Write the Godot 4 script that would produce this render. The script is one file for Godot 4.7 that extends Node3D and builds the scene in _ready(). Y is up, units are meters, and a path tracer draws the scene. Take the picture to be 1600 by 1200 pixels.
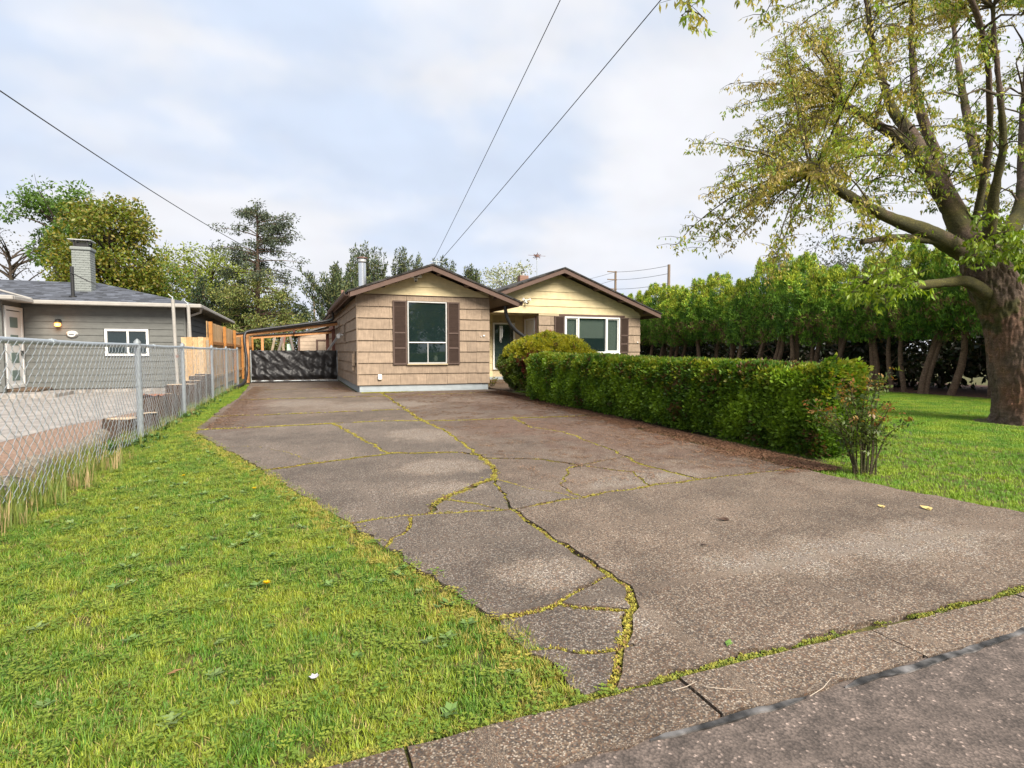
extends Node3D

# ---------------------------------------------------------------- mesh building
class MB:
	var v = PackedVector3Array()
	var n = PackedVector3Array()
	var c = PackedColorArray()
	var i = PackedInt32Array()
	# a, b, c, d run counter-clockwise seen from the front
	func quad(a, b, cc, d, col = Color.WHITE):
		var nn = (b - a).cross(cc - a) + (cc - a).cross(d - a)
		nn = nn.normalized()
		var k = v.size()
		v.append(a); v.append(b); v.append(cc); v.append(d)
		n.append(nn); n.append(nn); n.append(nn); n.append(nn)
		c.append(col); c.append(col); c.append(col); c.append(col)
		i.append(k); i.append(k + 2); i.append(k + 1); i.append(k); i.append(k + 3); i.append(k + 2)
	func tri(a, b, cc, col = Color.WHITE):
		var nn = (b - a).cross(cc - a).normalized()
		var k = v.size()
		v.append(a); v.append(b); v.append(cc)
		n.append(nn); n.append(nn); n.append(nn)
		c.append(col); c.append(col); c.append(col)
		i.append(k); i.append(k + 2); i.append(k + 1)
	# a folded leaf: base, two sides, tip
	func leaf(p, d, s, len, wid, col):
		var up = s.cross(d)
		var m = p + d * (len * 0.45) + up * (wid * 0.18)
		var l = m - s * wid * 0.5
		var r = m + s * wid * 0.5
		var t = p + d * len
		var nl = (up - s * 0.3).normalized()
		var nr = (up + s * 0.3).normalized()
		var k = v.size()
		v.append(p); v.append(r); v.append(t); v.append(l)
		n.append(up); n.append(nr); n.append(up); n.append(nl)
		c.append(col); c.append(col); c.append(col); c.append(col)
		i.append(k); i.append(k + 2); i.append(k + 1); i.append(k); i.append(k + 3); i.append(k + 2)
	func box(ctr, size, col = Color.WHITE, bs = Basis()):
		var h = size * 0.5
		var p = []
		for q in 8:
			p.append(ctr + bs * Vector3(h.x if q & 1 else -h.x, h.y if q & 2 else -h.y, h.z if q & 4 else -h.z))
		quad(p[4], p[5], p[7], p[6], col); quad(p[1], p[0], p[2], p[3], col)
		quad(p[5], p[1], p[3], p[7], col); quad(p[0], p[4], p[6], p[2], col)
		quad(p[6], p[7], p[3], p[2], col); quad(p[0], p[1], p[5], p[4], col)
	# box with chamfered edges
	func cbox(ctr, size, b, col = Color.WHITE, bs = Basis()):
		var h = size * 0.5
		b = minf(b, minf(h.x, minf(h.y, h.z)) * 0.8)
		var ax = [Vector3.RIGHT, Vector3.UP, Vector3.BACK]
		var e = func(sx, sy, sz, m): # corner with axis m reaching the full size
			var q = Vector3(sx * (h.x - (0.0 if m == 0 else b)), sy * (h.y - (0.0 if m == 1 else b)), sz * (h.z - (0.0 if m == 2 else b)))
			return ctr + bs * q
		for m in 3:
			for s in [-1, 1]:
				var pts = []
				for w in [[-1, -1], [1, -1], [1, 1], [-1, 1]]:
					var sg = [0, 0, 0]
					sg[m] = s; sg[(m + 1) % 3] = w[0]; sg[(m + 2) % 3] = w[1]
					pts.append(e.call(sg[0], sg[1], sg[2], m))
				if s > 0: quad(pts[0], pts[1], pts[2], pts[3], col)
				else: quad(pts[3], pts[2], pts[1], pts[0], col)
		for m in 3: # edges along axis m
			var u = (m + 1) % 3
			var w = (m + 2) % 3
			for su in [-1, 1]:
				for sw in [-1, 1]:
					var lo = [0, 0, 0]
					var hi = [0, 0, 0]
					lo[m] = -1; hi[m] = 1; lo[u] = su; hi[u] = su; lo[w] = sw; hi[w] = sw
					var a = e.call(lo[0], lo[1], lo[2], u)
					var bb = e.call(hi[0], hi[1], hi[2], u)
					var cc = e.call(hi[0], hi[1], hi[2], w)
					var d = e.call(lo[0], lo[1], lo[2], w)
					if su * sw > 0: quad(a, d, cc, bb, col)
					else: quad(a, bb, cc, d, col)
		for sx in [-1, 1]:
			for sy in [-1, 1]:
				for sz in [-1, 1]:
					var a = e.call(sx, sy, sz, 0)
					var bb = e.call(sx, sy, sz, 1)
					var cc = e.call(sx, sy, sz, 2)
					if sx * sy * sz > 0: tri(a, bb, cc, col)
					else: tri(a, cc, bb, col)
	# polygon in x, y pushed from z0 to z1 (z1 > z0)
	func extrude(poly, z0, z1, col = Color.WHITE):
		if Geometry2D.is_polygon_clockwise(poly): poly.reverse()
		var t = Geometry2D.triangulate_polygon(poly)
		for q in range(0, t.size(), 3):
			var a = poly[t[q]]
			var b = poly[t[q + 1]]
			var d = poly[t[q + 2]]
			if (b - a).cross(d - a) < 0:
				var sw = b
				b = d; d = sw
			tri(Vector3(a.x, a.y, z1), Vector3(b.x, b.y, z1), Vector3(d.x, d.y, z1), col)
			tri(Vector3(a.x, a.y, z0), Vector3(d.x, d.y, z0), Vector3(b.x, b.y, z0), col)
		for q in poly.size():
			var a = poly[q]
			var b = poly[(q + 1) % poly.size()]
			quad(Vector3(a.x, a.y, z0), Vector3(b.x, b.y, z0), Vector3(b.x, b.y, z1), Vector3(a.x, a.y, z1), col)
	# tube through points with a radius each; rough > 0 makes it lumpy
	func tube(pts, rads, sides, col = Color.WHITE, noise = null, rough = 0.0, cap = true, cols = null):
		var k0 = v.size()
		var up = Vector3.UP
		var m = pts.size()
		for q in m:
			var d = ((pts[mini(q + 1, m - 1)] - pts[maxi(q - 1, 0)]) as Vector3).normalized()
			if absf(up.dot(d)) > 0.95: up = Vector3.RIGHT if absf(d.x) < 0.8 else Vector3.FORWARD
			var s = d.cross(up).normalized()
			up = s.cross(d).normalized()
			var r = rads[q] if rads is Array or rads is PackedFloat32Array else rads
			for w in sides:
				var an = TAU * w / sides
				var dir = s * cos(an) + up * sin(an)
				var rr = r
				if noise != null: rr = r * (1.0 + rough * noise.get_noise_3dv((pts[q] + dir * r) * 6.0))
				v.append(pts[q] + dir * rr); n.append(dir)
				c.append(col if cols == null else cols[q])
		for q in m - 1:
			for w in sides:
				var a = k0 + q * sides + w
				var b = k0 + q * sides + (w + 1) % sides
				i.append(a); i.append(b); i.append(a + sides)
				i.append(b); i.append(b + sides); i.append(a + sides)
		if cap:
			for en in [0, m - 1]:
				var k = v.size()
				var d = ((pts[1] - pts[0]) if en == 0 else (pts[m - 1] - pts[m - 2])) as Vector3
				d = d.normalized() * (-1.0 if en == 0 else 1.0)
				v.append(pts[en]); n.append(d); c.append(col if cols == null else cols[en])
				for w in sides:
					v.append(v[k0 + en * sides + w]); n.append(d); c.append(col if cols == null else cols[en])
				for w in sides:
					var a = k + 1 + w
					var b = k + 1 + (w + 1) % sides
					if en == 0: i.append(k); i.append(b); i.append(a)
					else: i.append(k); i.append(a); i.append(b)
	func mesh(mat):
		var arr = []
		arr.resize(Mesh.ARRAY_MAX)
		arr[Mesh.ARRAY_VERTEX] = v; arr[Mesh.ARRAY_NORMAL] = n; arr[Mesh.ARRAY_COLOR] = c; arr[Mesh.ARRAY_INDEX] = i
		var am = ArrayMesh.new()
		am.add_surface_from_arrays(Mesh.PRIMITIVE_TRIANGLES, arr)
		am.surface_set_material(0, mat)
		return am

var M = {}
var taken = {}
var rng = RandomNumberGenerator.new()
var nz = FastNoiseLite.new()

func rf(a, b): return rng.randf_range(a, b)
func numbered(called):
	if not taken.has(called):
		taken[called] = 0
		return called
	taken[called] += 1
	return "%s_%03d" % [called, taken[called]]
func thing(called, label, category, at = Vector3.ZERO, group = "", turn = 0.0):
	var o = Node3D.new()
	o.name = numbered(called)
	add_child(o)
	o.position = at; o.rotation.y = turn
	o.set_meta("label", label); o.set_meta("category", category)
	if group: o.set_meta("group", group)
	return o
func part(parent, called, mesh, at = Vector3.ZERO, bs = Basis(), label = ""):
	var o = MeshInstance3D.new()
	o.name = called
	o.mesh = mesh
	parent.add_child(o, true)
	o.transform = Transform3D(bs, at)
	if label: o.set_meta("label", label)
	return o
func single(called, mesh, label, category, at = Vector3.ZERO, group = "", bs = Basis()):
	var o = part(self, numbered(called), mesh, at, bs, label)
	o.set_meta("category", category)
	if group: o.set_meta("group", group)
	return o
func structure(called, mesh, at = Vector3.ZERO):
	var o
	if mesh == null:
		o = Node3D.new()
		o.name = numbered(called)
		add_child(o)
	else: o = part(self, numbered(called), mesh, at)
	o.set_meta("kind", "structure")
	return o
func bx(size, m, b = 0.006):
	var s = MB.new()
	s.cbox(Vector3.ZERO, size, b)
	return s.mesh(M[m])
# a box part given by its two corners
func slab(parent, called, m, x0, x1, y0, y1, z0, z1, b = 0.006, label = ""):
	return part(parent, called, bx(Vector3(absf(x1 - x0), absf(y1 - y0), absf(z1 - z0)), m, b), Vector3((x0 + x1) / 2, (y0 + y1) / 2, (z0 + z1) / 2), Basis(), label)
func scatter(parent, called, mesh, xf, cols, kind = "stuff"):
	var mm = MultiMesh.new()
	mm.transform_format = MultiMesh.TRANSFORM_3D
	mm.use_colors = true
	mm.mesh = mesh
	mm.instance_count = xf.size()
	for q in xf.size():
		mm.set_instance_transform(q, xf[q])
		mm.set_instance_color(q, cols[q])
	var o = MultiMeshInstance3D.new()
	o.name = called
	o.multimesh = mm
	parent.add_child(o, true)
	if kind: o.set_meta("kind", kind)
	return o

# ---------------------------------------------------------------- textures and materials
func gray(noise_type, freq, size, seed_, octaves = 3, cell = 0):
	var f = FastNoiseLite.new()
	f.noise_type = noise_type
	f.seed = seed_
	f.frequency = freq
	f.fractal_octaves = octaves
	f.fractal_type = FastNoiseLite.FRACTAL_FBM if octaves > 1 else FastNoiseLite.FRACTAL_NONE
	f.cellular_return_type = cell
	var im = f.get_seamless_image(size, size)
	im.convert(Image.FORMAT_L8)
	return im.get_data()
func tex_of(data, size, fmt = Image.FORMAT_RGB8):
	return ImageTexture.create_from_image(Image.create_from_data(size, size, false, fmt, data))
func normal_of(data, size, strength):
	var im = Image.create_from_data(size, size, false, Image.FORMAT_L8, data)
	im.convert(Image.FORMAT_RGBA8)
	im.bump_map_to_normal_map(strength)
	return ImageTexture.create_from_image(im)
func lin(r, g, b): return Color(r, g, b).linear_to_srgb()
func mat(name_, col, rough = 0.8, metal = 0.0, vc = false):
	var m = StandardMaterial3D.new()
	m.albedo_color = lin(col[0], col[1], col[2])
	m.roughness = rough
	m.metallic = metal
	m.vertex_color_use_as_albedo = vc
	M[name_] = m
	return m
func tri_mat(m, tex, scale, ntex = null, nscale = 1.0):
	m.albedo_texture = tex
	m.uv1_triplanar = true
	m.uv1_world_triplanar = true
	m.uv1_scale = scale if scale is Vector3 else Vector3.ONE * scale
	m.uv1_triplanar_sharpness = 8.0
	if ntex:
		m.normal_enabled = true
		m.normal_texture = ntex
		m.normal_scale = nscale
	return m
# texture that mixes colours (linear) by up to three grey maps; returns RGB8 bytes
func mixed(size, maps, fn):
	var out = PackedByteArray()
	out.resize(size * size * 3)
	var k = 0
	for q in size * size:
		var cl = fn.call(q, maps)
		out[k] = int(clampf(cl.r, 0, 1) * 255.0); out[k + 1] = int(clampf(cl.g, 0, 1) * 255.0); out[k + 2] = int(clampf(cl.b, 0, 1) * 255.0)
		k += 3
	return out

func make_materials():
	# exposed aggregate concrete: pebbles of several stones in a grey-brown paste
	var sz = 1024
	var cellv = gray(FastNoiseLite.TYPE_CELLULAR, 0.16, sz, 3, 1, FastNoiseLite.RETURN_CELL_VALUE)
	var celld = gray(FastNoiseLite.TYPE_CELLULAR, 0.16, sz, 3, 1, FastNoiseLite.RETURN_DISTANCE)
	var big = gray(FastNoiseLite.TYPE_SIMPLEX, 0.03, sz, 5, 5)
	var pal = [Color(0.36, 0.31, 0.27), Color(0.52, 0.46, 0.40), Color(0.44, 0.36, 0.29), Color(0.30, 0.28, 0.27), Color(0.58, 0.50, 0.41), Color(0.68, 0.64, 0.58), Color(0.40, 0.37, 0.35), Color(0.50, 0.38, 0.30), Color(0.80, 0.77, 0.72)]
	var data = mixed(sz, [cellv, celld, big], func(q, mp):
		var p = pal[mini(int(mp[0][q] * 2.7) % 9, 8)]
		var paste = 0.37 + mp[2][q] / 255.0 * 0.16
		var e = smoothstep(0.28, 0.62, mp[1][q] / 255.0)
		var base = Color(paste, paste * 0.93, paste * 0.86)
		var res = p.lerp(base, 0.10 + e * 0.6)
		res = res * (0.86 + 0.28 * mp[2][q] / 255.0)
		return Color(res.r * 0.955, res.g * 0.955, res.b * 0.955))
	var m = mat("concrete", [1, 1, 1], 0.92, 0, true)
	tri_mat(m, tex_of(data, sz), 1.1, normal_of(celld, sz, 2.2), 0.4)
	M["aggregate_tex"] = m.albedo_texture
	m = mat("walk", [0.62, 0.52, 0.42], 0.92)
	tri_mat(m, M["aggregate_tex"], 0.6)
	m = mat("neighbour_concrete", [1.25, 1.15, 1.08], 0.92)
	m.albedo_color = Color(0.97, 0.97, 0.97)
	# asphalt
	sz = 512
	var av = gray(FastNoiseLite.TYPE_CELLULAR, 0.2, sz, 13, 1, FastNoiseLite.RETURN_CELL_VALUE)
	var ad = gray(FastNoiseLite.TYPE_CELLULAR, 0.2, sz, 13, 1, FastNoiseLite.RETURN_DISTANCE)
	var ab = gray(FastNoiseLite.TYPE_SIMPLEX, 0.01, sz, 15, 4)
	var asp = mixed(sz, [av, ad, ab], func(q, mp):
		var t = mp[0][q] / 255.0
		var g = 0.31 + 0.13 * t + (0.16 if t > 0.975 else 0.0)
		g *= 0.8 + 0.4 * mp[2][q] / 255.0
		g *= 1.0 - 0.25 * smoothstep(0.4, 0.8, mp[1][q] / 255.0)
		return Color(g * 1.0, g * 0.89, g * 0.82))
	tri_mat(mat("asphalt", [1, 1, 1], 0.95), tex_of(asp, sz), 1.3, normal_of(ad, sz, 2.0), 0.5)
	var con2 = mixed(sz, [av, ad, ab], func(q, mp):
		var t = mp[0][q] / 255.0
		var g = 0.56 + 0.08 * t + 0.2 * (mp[2][q] / 255.0 - 0.5)
		return Color(g * 0.98, g * 0.94, g * 0.90))
	tri_mat(M["neighbour_concrete"], tex_of(con2, sz), 0.4)
	tri_mat(mat("seal", [0.07, 0.07, 0.075], 0.6), tex_of(gray(FastNoiseLite.TYPE_SIMPLEX, 0.02, 256, 21, 3).duplicate(), 256, Image.FORMAT_L8), 1.5)
	M["seal"].albedo_color = lin(0.23, 0.22, 0.215)
	# soil under the lawn, bare earth and bark litter
	var s1 = gray(FastNoiseLite.TYPE_SIMPLEX, 0.03, sz, 31, 5)
	var s2 = gray(FastNoiseLite.TYPE_SIMPLEX, 0.15, sz, 32, 3)
	tri_mat(mat("soil", [1, 1, 1], 1.0), tex_of(mixed(sz, [s1, s2], func(q, mp):
		var a = mp[0][q] / 255.0
		var b = mp[1][q] / 255.0
		return Color(0.22, 0.26, 0.08).lerp(Color(0.42, 0.37, 0.20), a) * (0.6 + 0.7 * b)), sz), 0.7)
	tri_mat(mat("earth", [1, 1, 1], 1.0), tex_of(mixed(sz, [s1, s2], func(q, mp):
		var a = mp[0][q] / 255.0
		var b = mp[1][q] / 255.0
		return Color(0.46, 0.37, 0.31).lerp(Color(0.64, 0.53, 0.45), a) * (0.65 + 0.6 * b)), sz), 0.5)
	tri_mat(mat("mulch", [1, 1, 1], 1.0), tex_of(mixed(sz, [s1, s2], func(q, mp):
		var a = mp[0][q] / 255.0
		var b = mp[1][q] / 255.0
		return Color(0.22, 0.13, 0.09).lerp(Color(0.42, 0.27, 0.19), a * b * 1.6) * (0.6 + 0.7 * b)), sz), 0.6)
	# combed shakes: vertical striations
	var gn = FastNoiseLite.new()
	gn.frequency = 1.0
	gn.fractal_octaves = 3
	var shake = PackedByteArray()
	var shake_h = PackedByteArray()
	shake.resize(sz * sz)
	shake_h.resize(sz * sz)
	for y in sz:
		for x in sz:
			var st = gn.get_noise_2d(x * 0.19, y * 0.004)
			var wv = gn.get_noise_2d(x * 0.01 + 40, y * 0.012)
			shake[y * sz + x] = int(clampf(0.85 + 0.15 * st + 0.07 * wv, 0, 1) * 255)
			shake_h[y * sz + x] = int(clampf(0.5 + 0.5 * st, 0, 1) * 255)
	var shake_t = tex_of(shake, sz, Image.FORMAT_L8)
	var shake_n = normal_of(shake_h, sz, 3.0)
	for k in 4:
		var t = [1.0, 0.92, 1.06, 0.96][k]
		tri_mat(mat("shake_%d" % k, [0.43 * t, 0.325 * t, 0.235 * t], 0.85), shake_t, 0.9, shake_n, 0.7)
	# smooth painted boards with a faint weathering
	var pw = PackedByteArray()
	pw.resize(sz * sz)
	for y in sz:
		for x in sz:
			pw[y * sz + x] = int(clampf(0.93 + 0.05 * gn.get_noise_2d(x * 0.012, y * 0.10) + 0.05 * gn.get_noise_2d(x * 0.02 + 9, y * 0.02), 0, 1) * 255)
	var paint = tex_of(pw, sz, Image.FORMAT_L8)
	for e in [["cream", 0.74, 0.62, 0.37], ["trim_brown", 0.135, 0.082, 0.063], ["shutter", 0.105, 0.068, 0.054], ["foundation", 0.40, 0.45, 0.48], ["grey_siding", 0.155, 0.16, 0.15], ["grey_trim", 0.42, 0.40, 0.365], ["porch_tan", 0.56, 0.46, 0.29], ["soffit", 0.19, 0.125, 0.095], ["garage_tan", 0.50, 0.39, 0.29], ["chimney_paint", 0.27, 0.295, 0.28], ["beam_orange", 0.62, 0.30, 0.12], ["old_post", 0.20, 0.11, 0.09]]:
		tri_mat(mat(e[0], [e[1], e[2], e[3]], 0.75), paint, 0.35)
	# wood with vertical grain, for the cedar fence and the lumber
	var wd = PackedByteArray()
	wd.resize(sz * sz)
	for y in sz:
		for x in sz:
			var wob = gn.get_noise_2d(x * 0.01, y * 0.006) * 6.0
			wd[y * sz + x] = int(clampf(0.82 + 0.2 * gn.get_noise_2d(x * 0.11 + wob, y * 0.006), 0, 1) * 255)
	var wood_t = tex_of(wd, sz, Image.FORMAT_L8)
	for e in [["cedar_0", 0.76, 0.50, 0.25], ["cedar_1", 0.80, 0.56, 0.31], ["cedar_2", 0.70, 0.44, 0.20], ["cedar_post", 0.56, 0.24, 0.055], ["lumber", 0.45, 0.36, 0.25], ["grey_wood", 0.26, 0.22, 0.20]]:
		tri_mat(mat(e[0], [e[1], e[2], e[3]], 0.85), wood_t, 1.1)
	# bark
	var bk = PackedByteArray()
	var bh = PackedByteArray()
	bk.resize(sz * sz); bh.resize(sz * sz)
	for y in sz:
		for x in sz:
			var r = 1.0 - absf(gn.get_noise_2d(x * 0.045 + 3.0 * gn.get_noise_2d(x * 0.02, y * 0.02), y * 0.017)) * 2.0
			var f = gn.get_noise_2d(x * 0.15, y * 0.1)
			var h = clampf(r * 0.75 + f * 0.25, 0, 1)
			bh[y * sz + x] = int((1.0 - h) * 255)
			bk[y * sz + x] = int(clampf(1.0 - h * 0.55 + f * 0.25, 0, 1) * 255)
	var bark_t = tex_of(bk, sz, Image.FORMAT_L8)
	var bark_n = normal_of(bh, sz, 5.0)
	m = tri_mat(mat("bark", [1, 1, 1], 0.95, 0, true), bark_t, 1.6, bark_n, 1.0)
	m.normal_scale = 1.6
	# shingle roof
	var rs = PackedByteArray()
	rs.resize(sz * sz)
	for y in sz:
		for x in sz:
			var course = int(y / 16.0)
			var tab = gn.get_noise_2d(floorf((x + (course % 3) * 17) / 22.0) * 7.3, course * 3.1)
			rs[y * sz + x] = int(clampf(0.72 + 0.45 * tab + 0.2 * gn.get_noise_2d(x * 0.5, y * 0.5) - (0.25 if y % 16 < 2 else 0.0), 0, 1) * 255)
	var roof_t = tex_of(rs, sz, Image.FORMAT_L8)
	tri_mat(mat("grey_roof", [0.135, 0.15, 0.185], 0.95), roof_t, 0.22)
	tri_mat(mat("dark_roof", [0.07, 0.065, 0.06], 0.95), roof_t, 0.22)
	tri_mat(mat("pale_roof", [0.3, 0.3, 0.29], 0.95), roof_t, 0.22)
	# plain materials
	mat("white", [0.78, 0.78, 0.76], 0.45)
	mat("vinyl", [0.80, 0.80, 0.78], 0.4)
	mat("alu", [0.55, 0.55, 0.54], 0.45, 0.5)
	tri_mat(mat("galv", [0.50, 0.55, 0.58], 0.5, 0.55), paint, 2.0)
	mat("steel_pipe", [0.68, 0.70, 0.72], 0.25, 0.9)
	mat("black_plastic", [0.014, 0.014, 0.016], 0.5)
	mat("black_metal", [0.02, 0.02, 0.02], 0.5)
	mat("pipe_black", [0.02, 0.02, 0.022], 0.45)
	mat("room_paint", [0.30, 0.27, 0.23], 0.9)
	mat("blind", [0.50, 0.62, 0.52], 0.9)
	mat("blind_dark", [0.16, 0.22, 0.20], 0.9)
	mat("chair_wood", [0.32, 0.12, 0.04], 0.5)
	mat("pole_wood", [0.20, 0.15, 0.11], 0.95)
	mat("wire", [0.03, 0.03, 0.03], 0.6)
	mat("terracotta", [0.26, 0.15, 0.11], 0.9)
	mat("mint", [0.45, 0.62, 0.52], 0.7)
	mat("rust_post", [0.22, 0.10, 0.075], 0.9)
	var gl = mat("glass", [0.018, 0.036, 0.036], 0.015)
	gl.transparency = BaseMaterial3D.TRANSPARENCY_ALPHA
	gl.albedo_color.a = 0.42
	gl.metallic_specular = 1.0
	gl = mat("lit_glass", [0.9, 0.6, 0.25], 0.4)
	gl.emission_enabled = true
	gl.emission = Color(1.0, 0.62, 0.25)
	gl.emission_energy_multiplier = 1.6
	# foliage: colour from the vertices or the copies, light shines through
	for e in [["leaf", 0.42, 0.9], ["grass", 0.6, 0.6], ["needle", 0.65, 0.4], ["moss", 0.9, 0.1], ["litter", 0.9, 0.0]]:
		m = mat(e[0], [1, 1, 1], e[1], 0, true)
		if e[2] > 0:
			m.backlight_enabled = true
			m.backlight = Color(e[2], e[2], e[2] * 0.6)
	mat("matte", [1, 1, 1], 0.95, 0, true)
	tri_mat(mat("stump", [1, 1, 1], 0.95, 0, true), bark_t, 2.5, bark_n, 0.8)
	tri_mat(mat("rock", [1, 1, 1], 0.95, 0, true), bark_t, 1.7)

# ---------------------------------------------------------------- camera, sky, sun
func set_view():
	var cam = Camera3D.new()
	cam.name = "camera"
	cam.fov = rad_to_deg(2.0 * atan(600.0 / 880.0))
	cam.near = 0.05
	cam.far = 900.0
	add_child(cam)
	cam.position = Vector3(0, 1.13, 0)
	cam.rotation = Vector3(deg_to_rad(-3.25), deg_to_rad(-21.1), 0)
	cam.current = true
	var env = Environment.new()
	env.background_mode = Environment.BG_SKY
	env.tonemap_mode = Environment.TONE_MAPPER_LINEAR
	env.tonemap_exposure = 2.0
	env.sdfgi_enabled = true
	env.ssao_enabled = true
	env.ssil_enabled = true
	var sky = Sky.new()
	var sm = PanoramaSkyMaterial.new()
	sm.panorama = sky_picture()
	sm.energy_multiplier = 0.55
	sky.sky_material = sm
	env.sky = sky
	env.background_energy_multiplier = 1.0
	var we = WorldEnvironment.new()
	we.name = "world"
	we.environment = env
	add_child(we)
	var sun = DirectionalLight3D.new()
	sun.name = "sun"
	sun.light_energy = 1.25
	sun.light_angular_distance = 32.0
	sun.light_color = Color(1.0, 0.96, 0.90)
	sun.shadow_enabled = true
	add_child(sun)
	sun.look_at_from_position(Vector3(2.2, 7.8, 9.0), Vector3.ZERO)

# thin broken cloud: pale lavender-white with bluer gaps
func sky_picture():
	var w = 1024
	var h = 512
	var a = FastNoiseLite.new()
	a.seed = 4
	a.frequency = 0.55
	a.fractal_octaves = 5
	a.domain_warp_enabled = true
	a.domain_warp_amplitude = 0.5
	a.domain_warp_frequency = 0.6
	var b = FastNoiseLite.new()
	b.seed = 8
	b.frequency = 0.28
	b.fractal_octaves = 3
	var out = PackedByteArray()
	out.resize(w * h * 3)
	var k = 0
	for y in h:
		var el = (0.5 - (y + 0.5) / h) * PI
		for x in w:
			var az = ((x + 0.5) / w - 0.5) * TAU
			var col = Color(0.60, 0.58, 0.55)
			if el > -0.02:
				var d = Vector3(sin(az) * cos(el), sin(el), -cos(az) * cos(el))
				var s = 1.0 / (maxf(d.y, 0.0) + 0.28)
				var cov = b.get_noise_2d(d.x * s * 1.6 + 3.1, d.z * s * 1.6) * 1.2 + a.get_noise_2d(d.x * s * 2.4, d.z * s * 3.4) * 0.9
				var t = smoothstep(-0.55, 0.35, cov)
				var blue = Color(0.815, 0.865, 0.945)
				var cloud = Color(0.925, 0.93, 0.95)
				var wisp = a.get_noise_2d(d.x * s * 5.0 + 20, d.z * s * 7.0)
				col = blue.lerp(cloud, t)
				col = col * (1.0 + 0.035 * wisp)
				var hz = exp(-maxf(d.y, 0.0) * 7.0)
				col = col.lerp(Color(0.90, 0.915, 0.955), hz * 0.7)
			out[k] = int(clampf(col.r, 0, 1) * 255); out[k + 1] = int(clampf(col.g, 0, 1) * 255); out[k + 2] = int(clampf(col.b, 0, 1) * 255)
			k += 3
	return ImageTexture.create_from_image(Image.create_from_data(w, h, false, Image.FORMAT_RGB8, out))

# ---------------------------------------------------------------- ground, street, driveway
var drive_outline = PackedVector2Array([Vector2(0.86, -1.60), Vector2(0.78, -2.2), Vector2(0.55, -3.0), Vector2(0.31, -3.82), Vector2(0.02, -4.8), Vector2(-0.28, -5.8), Vector2(-0.8, -7.35), Vector2(-1.30, -8.9), Vector2(-1.38, -9.6), Vector2(-1.36, -11.2), Vector2(-1.38, -12.8), Vector2(-1.30, -15.3), Vector2(-1.40, -19.2), Vector2(-1.52, -22.4), Vector2(-1.55, -31), Vector2(1.60, -31), Vector2(1.60, -16.24), Vector2(5.58, -16.24), Vector2(5.6, -15.2), Vector2(5.15, -13.6), Vector2(4.95, -12.0), Vector2(4.80, -9.0), Vector2(4.66, -6.5), Vector2(4.52, -4.07), Vector2(4.64, -3.0), Vector2(4.78, -2.3), Vector2(5.25, -1.60)])
# joints and cracks: points, half width, how mossy
var cracks = [
	[[[0.0, -3.83], [0.83, -3.82], [1.43, -3.73], [2.05, -3.85], [2.89, -3.98], [4.8, -4.08]], 0.026, 1.1],
	[[[-1.9, -9.2], [0.54, -9.27], [1.35, -9.3], [2.33, -8.98], [3.53, -8.9], [5.3, -8.8]], 0.034, 1.1],
	[[[2.22, -16.6], [2.2, -15.04], [1.95, -9.17], [1.99, -7.79], [1.87, -5.94], [1.78, -5.03], [1.63, -4.7]], 0.018, 0.95],
	[[[1.63, -4.7], [1.55, -4.31], [1.44, -3.7]], 0.010, 0.1],
	[[[0.83, -3.8], [1.04, -4.22], [1.36, -4.5], [1.63, -4.72]], 0.028, 1.0],
	[[[-0.6, -5.65], [0.16, -6.05], [0.52, -6.14], [0.97, -6.33], [1.73, -6.08], [1.95, -5.8]], 0.015, 0.9],
	[[[0.54, -9.3], [0.75, -7.87], [0.97, -6.3]], 0.015, 0.9],
	[[[1.43, -3.7], [1.46, -2.92], [1.46, -2.46], [1.46, -2.28], [1.38, -2.08], [1.28, -1.95], [1.1, -1.73], [0.9, -1.55]], 0.018, 1.0],
	[[[1.47, -2.43], [1.11, -2.24], [0.6, -2.17]], 0.012, 0.9],
	[[[1.04, -4.24], [1.21, -4.01], [1.43, -3.71]], 0.009, 0.5],
	[[[0.69, -3.8], [0.65, -3.5], [0.40, -3.2]], 0.013, 0.95],
	[[[1.09, -2.24], [1.24, -2.12], [1.36, -2.06]], 0.007, 0.5],
	[[[0.72, -1.93], [0.91, -1.9], [1.04, -1.82], [1.2, -1.80]], 0.011, 0.5],
	[[[1.63, -4.7], [1.82, -4.27], [2.05, -3.83]], 0.008, 0.7],
	[[[3.5, -9.1], [3.29, -7.73], [3.53, -7.13], [3.38, -5.53], [3.24, -4.69], [3.35, -4.0]], 0.016, 0.9],
	[[[-0.9, -7.5], [-0.45, -7.33], [-0.16, -6.89], [0.22, -6.0]], 0.006, 0.25],
	[[[-1.9, -11.1], [-0.5, -11.0], [0.9, -11.05], [2.1, -11.1]], 0.018, 0.7],
	[[[-1.9, -14.5], [-0.5, -14.7], [1.2, -14.65], [2.2, -14.6], [5.6, -14.9]], 0.018, 0.7],
	[[[-1.9, -18.2], [1.8, -18.3]], 0.008, 0.4],
	[[[2.8, -3.95], [2.95, -4.5], [2.4, -5.4], [1.85, -5.7]], 0.006, 0.2],
	[[[2.05, -3.85], [2.1, -4.3], [2.5, -4.9], [3.36, -5.2]], 0.006, 0.2],
]
var slabs = []
var crack_lines = []

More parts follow.
